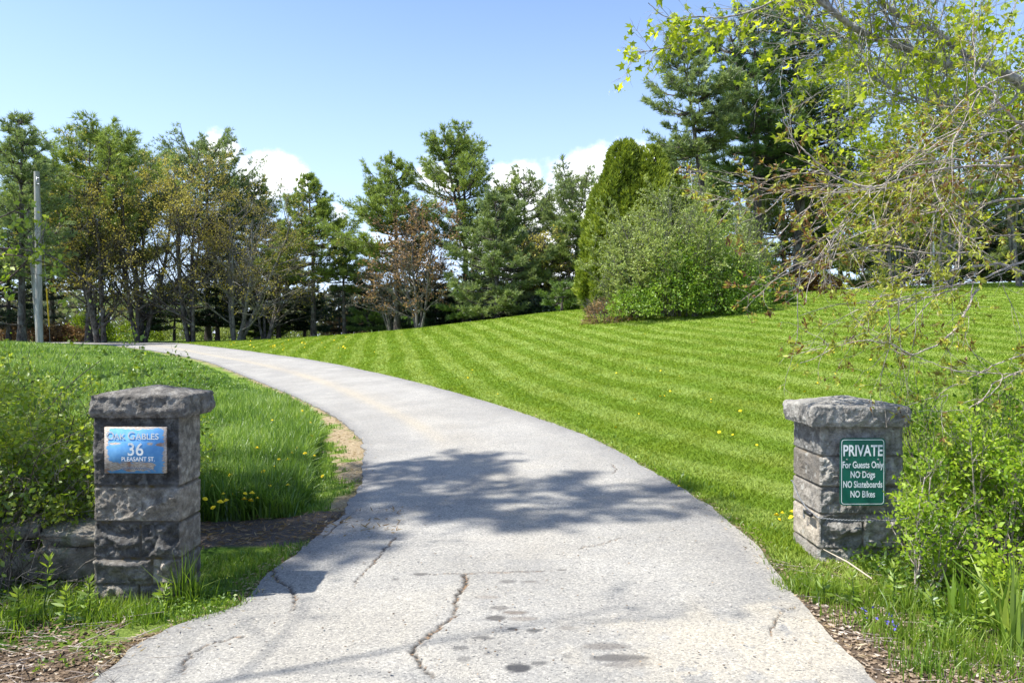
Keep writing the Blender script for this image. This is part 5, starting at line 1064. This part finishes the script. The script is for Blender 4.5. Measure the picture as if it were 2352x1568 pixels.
def limb_nodes(polys, step=.05):
    P = []; D = []
    for pl in polys:
        q = resample(smooth_poly(pl, 10), step); P.append(q[:-1]); D.append(nrm(np.diff(q, axis=0)))
    return np.vstack(P), np.vstack(D)
r = np.random.default_rng(61)
A1 = [(2480, 330, 7.3), (2352, 205, 7.0), (2251, 150, 6.8), (2171, 148, 6.6), (2111, 124, 6.4), (2023, 94, 6.2), (1963, 60, 6.0), (1891, 5, 5.8), (1850, -50, 5.7)]
A2 = [(2235, 148, 6.75), (2151, 84, 6.6), (2091, 60, 6.5), (2030, 20, 6.3), (1990, -20, 6.2), (1930, -70, 6.1)]
A3 = [(1905, 20, 5.85), (1850, -30, 5.85), (1799, 0, 5.9), (1747, 24, 5.9), (1667, 50, 5.9), (1603, 48, 5.9), (1543, 44, 5.8), (1491, 5, 5.8)]
A4 = [(1667, 50, 5.9), (1611, 80, 5.9), (1559, 104, 5.9), (1503, 116, 5.8), (1458, 123, 5.8)]
A5 = [(2111, 124, 6.4), (2024, 100, 6.3), (1984, 94, 6.3), (1892, 76, 6.1), (1813, 24, 6.0), (1790, 5, 6.0)]
A6 = [(2352, 205, 7.0), (2280, 260, 6.9), (2180, 250, 6.6), (2095, 232, 6.4), (2010, 190, 6.2), (1960, 150, 6.1)]
polys = [rays(p) for p in (A1, A2, A3, A4, A5, A6)]; root = empty('maple_tree', (7.0, 8.6, 0)); o0 = np.array([7.0, 8.6, 0]); tag(root, 'maple with thick grey limbs and bright yellow-green leaves overhanging from the upper right', 'tree')
tr = MA(); tube(tr, np.array([(7.0, 8.6, -.3), (6.95, 8.4, 1.2), (6.7, 8.0, 2.6), (polys[0][0])]) - o0, [.22, .17, .12, .05], 10, cap=False); tube(tr, np.array([(6.9, 8.3, 1.5), (7.1, 8.6, 4.5), (6.8, 8.4, 8.0)]) - o0, [.13, .10, .03], 8)
for p, (a, b) in zip(polys, ((.052, .016), (.036, .012), (.011, .003), (.008, .003), (.012, .004), (.014, .004))):
    q = smooth_poly(p, 10); q = q + np.cumsum(r.normal(0, .003, q.shape), 0) - o0; tube(tr, q, np.linspace(a, b, len(q)), 8)
Pn, Dn = limb_nodes([polys[0][1:], polys[1], polys[4], polys[5]]); k = r.integers(0, len(Pn), 120); ml = [dict(nseg=5, jit=.15), dict(n=5, t0=.2, ang=.7, ratio=.55, nseg=4, jit=.2, rmin=.0018), dict(n=3, t0=.3, ang=.7, ratio=.5, nseg=3, jit=.22, rmin=.0012)]
D0 = nrm(Dn[k] * .5 + rdir(120, r) * .8 + [-.2, 0, -.05]); out, nd = grow(Pn[k] - o0, D0, r.uniform(.35, 1.0, 120), .0055, ml, r); wood(tr, out, (4, 3, 3), r)
Pm, Dm = limb_nodes([polys[2], polys[3]]); k2 = r.integers(5, len(Pm), 60); out2, nd2 = grow(Pm[k2] - o0, nrm(Dm[k2] + rdir(60, r) * .8), r.uniform(.12, .34, 60), .0028, ml[:2], r); wood(tr, out2, (3, 3), r)
# upper shoots above the frame carry more of the crown
k3 = r.integers(0, len(Pn), 60); out3, nd3 = grow(Pn[k3] - o0, nrm(rdir(60, r) * .5 + [-.2, .1, 1.]), r.uniform(.6, 1.5, 60), .007, ml, r); wood(tr, out3, (4, 3, 3), r)
tr.build('trunk', M_barkW, root, smooth=True); cr = MA()
for nd_, n_ in ((nd[-1], 1400), (nd[-2], 350), (nd2[-1], 330), (nd3[-1], 900)):
    P, D = pick_nodes(nd_, n_, r, .45); P = P + r.normal(0, .02, P.shape) - [0, 0, .01]; n = len(P); stars(cr, P, .052 * r.uniform(.55, 1.35, n), np.clip(.5 + r.normal(0, .25, n), 0, 1), r)
cr.build('leaves', M_mapleL, root)
# hanging, tangled tree with bronze young leaves
o0 = np.array([5.6, 6.6, 0]); root = empty('cherry_tree', tuple(o0)); tag(root, 'tangle of hanging pale twigs with bronze young leaves reaching in from the right edge', 'tree')
B = [[(2500, 330, 5.9), (2352, 364, 5.7), (2251, 376, 5.6), (2163, 380, 5.5), (2060, 400, 5.4), (1990, 420, 5.3)],
     [(2480, 420, 5.6), (2330, 392, 5.4), (2171, 400, 5.2), (2035, 434, 5.0), (1963, 432, 5.0), (1887, 392, 4.9), (1827, 344, 4.9), (1800, 300, 4.9)],
     [(2035, 434, 5.0), (1931, 432, 5.1), (1811, 436, 5.1), (1707, 460, 5.0), (1640, 520, 5.0)], [(1887, 392, 4.9), (1767, 412, 5.0), (1690, 404, 5.0), (1611, 398, 4.9)], [(1811, 436, 5.1), (1747, 488, 5.1), (1680, 462, 5.0), (1600, 440, 5.0), (1530, 428, 5.0)],
     [(2352, 300, 5.2), (2310, 262, 5.1), (2275, 235, 5.0), (2262, 214, 5.0), (2232, 196, 5.0), (2229, 150, 5.0), (2231, 60, 5.0), (2229, -30, 5.0)],
     [(2500, 660, 5.9), (2352, 628, 5.7), (2286, 613, 5.6), (2200, 617, 5.5), (2113, 626, 5.4), (2050, 640, 5.3)], [(2286, 613, 5.6), (2230, 582, 5.5), (2134, 580, 5.4), (2000, 572, 5.3), (1880, 600, 5.2), (1780, 640, 5.1)],
     [(2352, 600, 5.3), (2265, 639, 5.2), (2178, 669, 5.1), (2070, 691, 5.0), (1983, 695, 4.9)], [(2252, 660, 5.2), (2226, 713, 5.1), (2195, 760, 5.0), (2156, 791, 4.9), (2104, 801, 4.8), (2040, 770, 4.8), (1960, 770, 4.8), (1850, 817, 4.7)],
     [(2480, 830, 5.2), (2352, 847, 5.0), (2308, 853, 5.0), (2200, 849, 4.9), (2126, 830, 4.9), (2026, 791, 4.9), (1961, 730, 4.9), (1930, 690, 4.9)], [(2470, 770, 5.2), (2352, 821, 5.0), (2286, 851, 4.9), (2221, 882, 4.9), (2170, 912, 4.9), (2165, 938, 4.9), (2182, 968, 4.9)],
     [(2470, 790, 5.1), (2352, 851, 4.9), (2286, 886, 4.9), (2243, 929, 4.8), (2195, 951, 4.8), (2100, 955, 4.8)], [(2480, 470, 6.2), (2352, 455, 6.0), (2230, 470, 5.9), (2080, 500, 5.8), (1940, 545, 5.7), (1850, 600, 5.6)],
     [(2480, 250, 5.6), (2300, 300, 5.3), (2180, 330, 5.2), (2080, 380, 5.1), (1980, 470, 5.0), (1900, 560, 5.0)], [(2243, 929, 4.8), (2290, 870, 4.9), (2215, 800, 4.9), (2190, 720, 5.0)], [(2352, 160, 5.0), (2260, 200, 5.0), (2190, 320, 5.0), (2130, 420, 5.0)],
     [(2480, 560, 6.6), (2352, 540, 6.4), (2200, 560, 6.2), (2060, 640, 6.1), (1960, 760, 6.0)]]
rads = [.016, .014, .005, .004, .004, .011, .018, .010, .010, .009, .006, .006, .006, .014, .008, .004, .006, .010]
polysB = [rays(p) for p in B]; tr = MA()
tube(tr, np.array([(5.6, 6.6, -.3), (5.5, 6.5, .8), (5.2, 6.3, 1.5), (4.9, 6.1, 2.0)]) - o0, [.13, .10, .07, .04], 9)
for st_pt in (0, 1, 5, 6, 10, 11, 12, 13, 14, 17):
    e = polysB[st_pt][0] - o0; s_ = np.array([5.2, 6.3, 1.5 + .12 * (st_pt % 4)]) - o0; tube(tr, [s_, (s_ + e) / 2 + [.1, .05, .15], e], [.05, .03, rads[st_pt]], 6, cap=False)
for p, a in zip(polysB, rads):
    q = smooth_poly(p, 12); q = q + np.cumsum(r.normal(0, .0035, q.shape), 0) - o0; tube(tr, q, np.linspace(a * .85, a * .22, len(q)), 6)
tl = [dict(nseg=8, jit=.13, up=-.05), dict(n=4, t0=.15, ang=.6, ratio=.42, nseg=5, jit=.2, up=-.04, rmin=.0016), dict(n=2, t0=.2, ang=.7, ratio=.5, nseg=3, jit=.2, rmin=.0012)]
Pn, Dn = limb_nodes([polysB[i] for i in (0, 1, 2, 4, 6, 7, 8, 13, 14, 16, 17)]); N = 125; wgt = np.exp(-(((Pn[:, 0] / Pn[:, 1]) - .56) / .16) ** 2) + .07; k = r.choice(len(Pn), N, p=wgt / wgt.sum())
D0 = nrm(Dn[k] * r.choice([-.3, .6], (N, 1), p=[.25, .75]) + np.stack([r.normal(-.35, .35, N), r.normal(0, .35, N), r.normal(-.08, .55, N)], -1)); out, nd = grow(Pn[k] - o0, D0, r.uniform(.3, .95, N), r.uniform(.0028, .005, N), tl, r, .7); wood(tr, out, (4, 3, 3), r)
Pl, Dl = limb_nodes([polysB[i] for i in (3, 4, 2, 5, 9, 10, 11, 12, 15, 1)]); N = 110; k = r.integers(0, len(Pl), N); out2, nd2 = grow(Pl[k] - o0, nrm(Dl[k] * .8 + rdir(N, r) * .7), r.uniform(.10, .40, N), .0022, tl[1:], r, .6); wood(tr, out2, (3, 3), r)
tr.build('trunk', M_twigW, root); cr = MA()
for nd_, n_ in ((nd[-1], 3600), (nd[-2], 900), (nd2[-1], 1300)):
    P, D = pick_nodes(nd_, n_, r, .5); P = np.repeat(P, 2, 0); D = np.repeat(D, 2, 0); n = len(P); leaves(cr, P + r.normal(0, .006, P.shape), .040 * r.uniform(.5, 1.3, n), np.clip(.60 + .9 * (fbm(P[:, 0] + 9, P[:, 2], 1.3, 4) - .5) + r.normal(0, .28, n), 0, 1), nrm(D + rdir(n, r) * .9), .38, .35, r=r)
cr.build('leaves', M_cherry, root)

# ================================================================== trees outside the frame on the left that shade the driveway
def shade_pine(label, x, y, h, cb, rad, seed, **kw):
    tr, cr = pine_parts(h, cb, rad, seed, trunk_r=.22, **kw); root = empty('pine_tree', (x, y, float(T(x, y)) - .05)); tag(root, label, 'tree', 'roadside pines left of the driveway'); tr.build('trunk', M_barkP, root, smooth=True); cr.build('crown', M_needle, root)
shade_pine('roadside pine whose layered boughs shade the driveway', -9.4, 5.3, 18.4, 9.5, 2.9, 701, dens=2.0, tuft=.24, kn=7, up=.05, gap=.22, nl=(2, 5))
#shade_pine('smaller roadside pine shading the mulch bed', -9.3, 5.5, 17.5, 11.5, 2.0, 702, dens=2.0, tuft=.3, kn=8, up=.05, gap=.2)
r = np.random.default_rng(77); root = empty('sapling', (-4.9, 5.9, 0)); tag(root, 'sapling reaching in at the left edge above the brambles with fresh yellow-green leaves', 'sapling'); o0 = np.array([-4.9, 5.9, 0]); tr = MA(); cr = MA()
tube(tr, [(0, 0, -.1), (.05, 0, 1.2), (0, 0, 2.6), (-.1, 0, 3.6)], [.03, .025, .016, .005], 6)
LB = [[(-120, 560, 5.9), (0, 570, 5.7), (60, 575, 5.6), (125, 592, 5.5), (190, 640, 5.5), (240, 680, 5.5)], [(-120, 600, 5.9), (0, 586, 5.6), (55, 590, 5.5), (110, 605, 5.5)], [(-100, 700, 5.8), (20, 640, 5.6), (90, 560, 5.5), (110, 500, 5.5)], [(-100, 520, 5.8), (0, 500, 5.7), (60, 470, 5.6)]]
pl = [rays(q) for q in LB]
for q in pl:
    q = smooth_poly(q, 8) - o0; tube(tr, np.vstack([[(0, 0, q[0, 2] - .1)], q]), np.linspace(.010, .002, len(q) + 1), 5)
Pn, Dn = limb_nodes(pl); k = r.integers(0, len(Pn), 46); out, nd = grow(Pn[k] - o0, nrm(Dn[k] * .6 + rdir(46, r) * .8), r.uniform(.12, .4, 46), .003, [dict(nseg=5, jit=.18), dict(n=4, t0=.2, ang=.7, ratio=.5, nseg=3, jit=.2, rmin=.0014)], r); wood(tr, out, (3, 3), r); tr.build('stem', M_twigD, root)
P, D = pick_nodes(nd[-1], 520, r, .4); k = (P[:, 0] + o0[0]) / (P[:, 1] + o0[1]) < -.60; P, D = P[k], D[k]; leaves(cr, P, .045 * r.uniform(.5, 1.3, len(P)), np.clip(r.normal(.6, .22, len(P)), 0, 1), nrm(D + rdir(len(P), r)), .7, .3, r=r); cr.build('leaves', M_leafL, root)
def side_tree(label, x, y, h, seed, nleaf, ls, spread=.35, name='roadside_tree', leanx=0.):
    r = np.random.default_rng(seed); tr = MA(); cr = MA(); n = 3; a = r.uniform(0, 6.28, n); out, nd = grow(np.stack([np.cos(a) * .1, np.sin(a) * .1, 0 * a], -1), np.stack([np.cos(a) * spread + leanx, np.sin(a) * spread, 1 + 0 * a], -1), h * .95, .09, [dict(nseg=8, jit=.06, up=.03), dict(n=9, t0=.35, ang=.8, ratio=.4, nseg=5, jit=.14, rmin=.012), dict(n=6, t0=.25, ang=.7, ratio=.5, nseg=4, jit=.16, rmin=.006), dict(n=4, t0=.2, ang=.6, ratio=.5, nseg=3, jit=.2, rmin=.003)], r)
    wood(tr, out, r=r); P, D = pick_nodes(nd[-1], nleaf, r, .2); leaves(cr, P, ls * r.uniform(.6, 1.3, len(P)), np.clip(r.normal(.5, .2, len(P)), 0, 1), None, .7, r=r); root = empty(name, (x, y, 0)); tag(root, label, 'tree'); tr.build('trunk', M_barkG, root); cr.build('crown', M_green, root)
side_tree('roadside tree beside the street casting dappled shade on the left pillar', -8.2, 2.6, 10.5, 711, 1000, .075)
side_tree('roadside tree across the foreground edge casting shade on the street', -5.2, -1.7, 7.5, 712, 4200, .10)
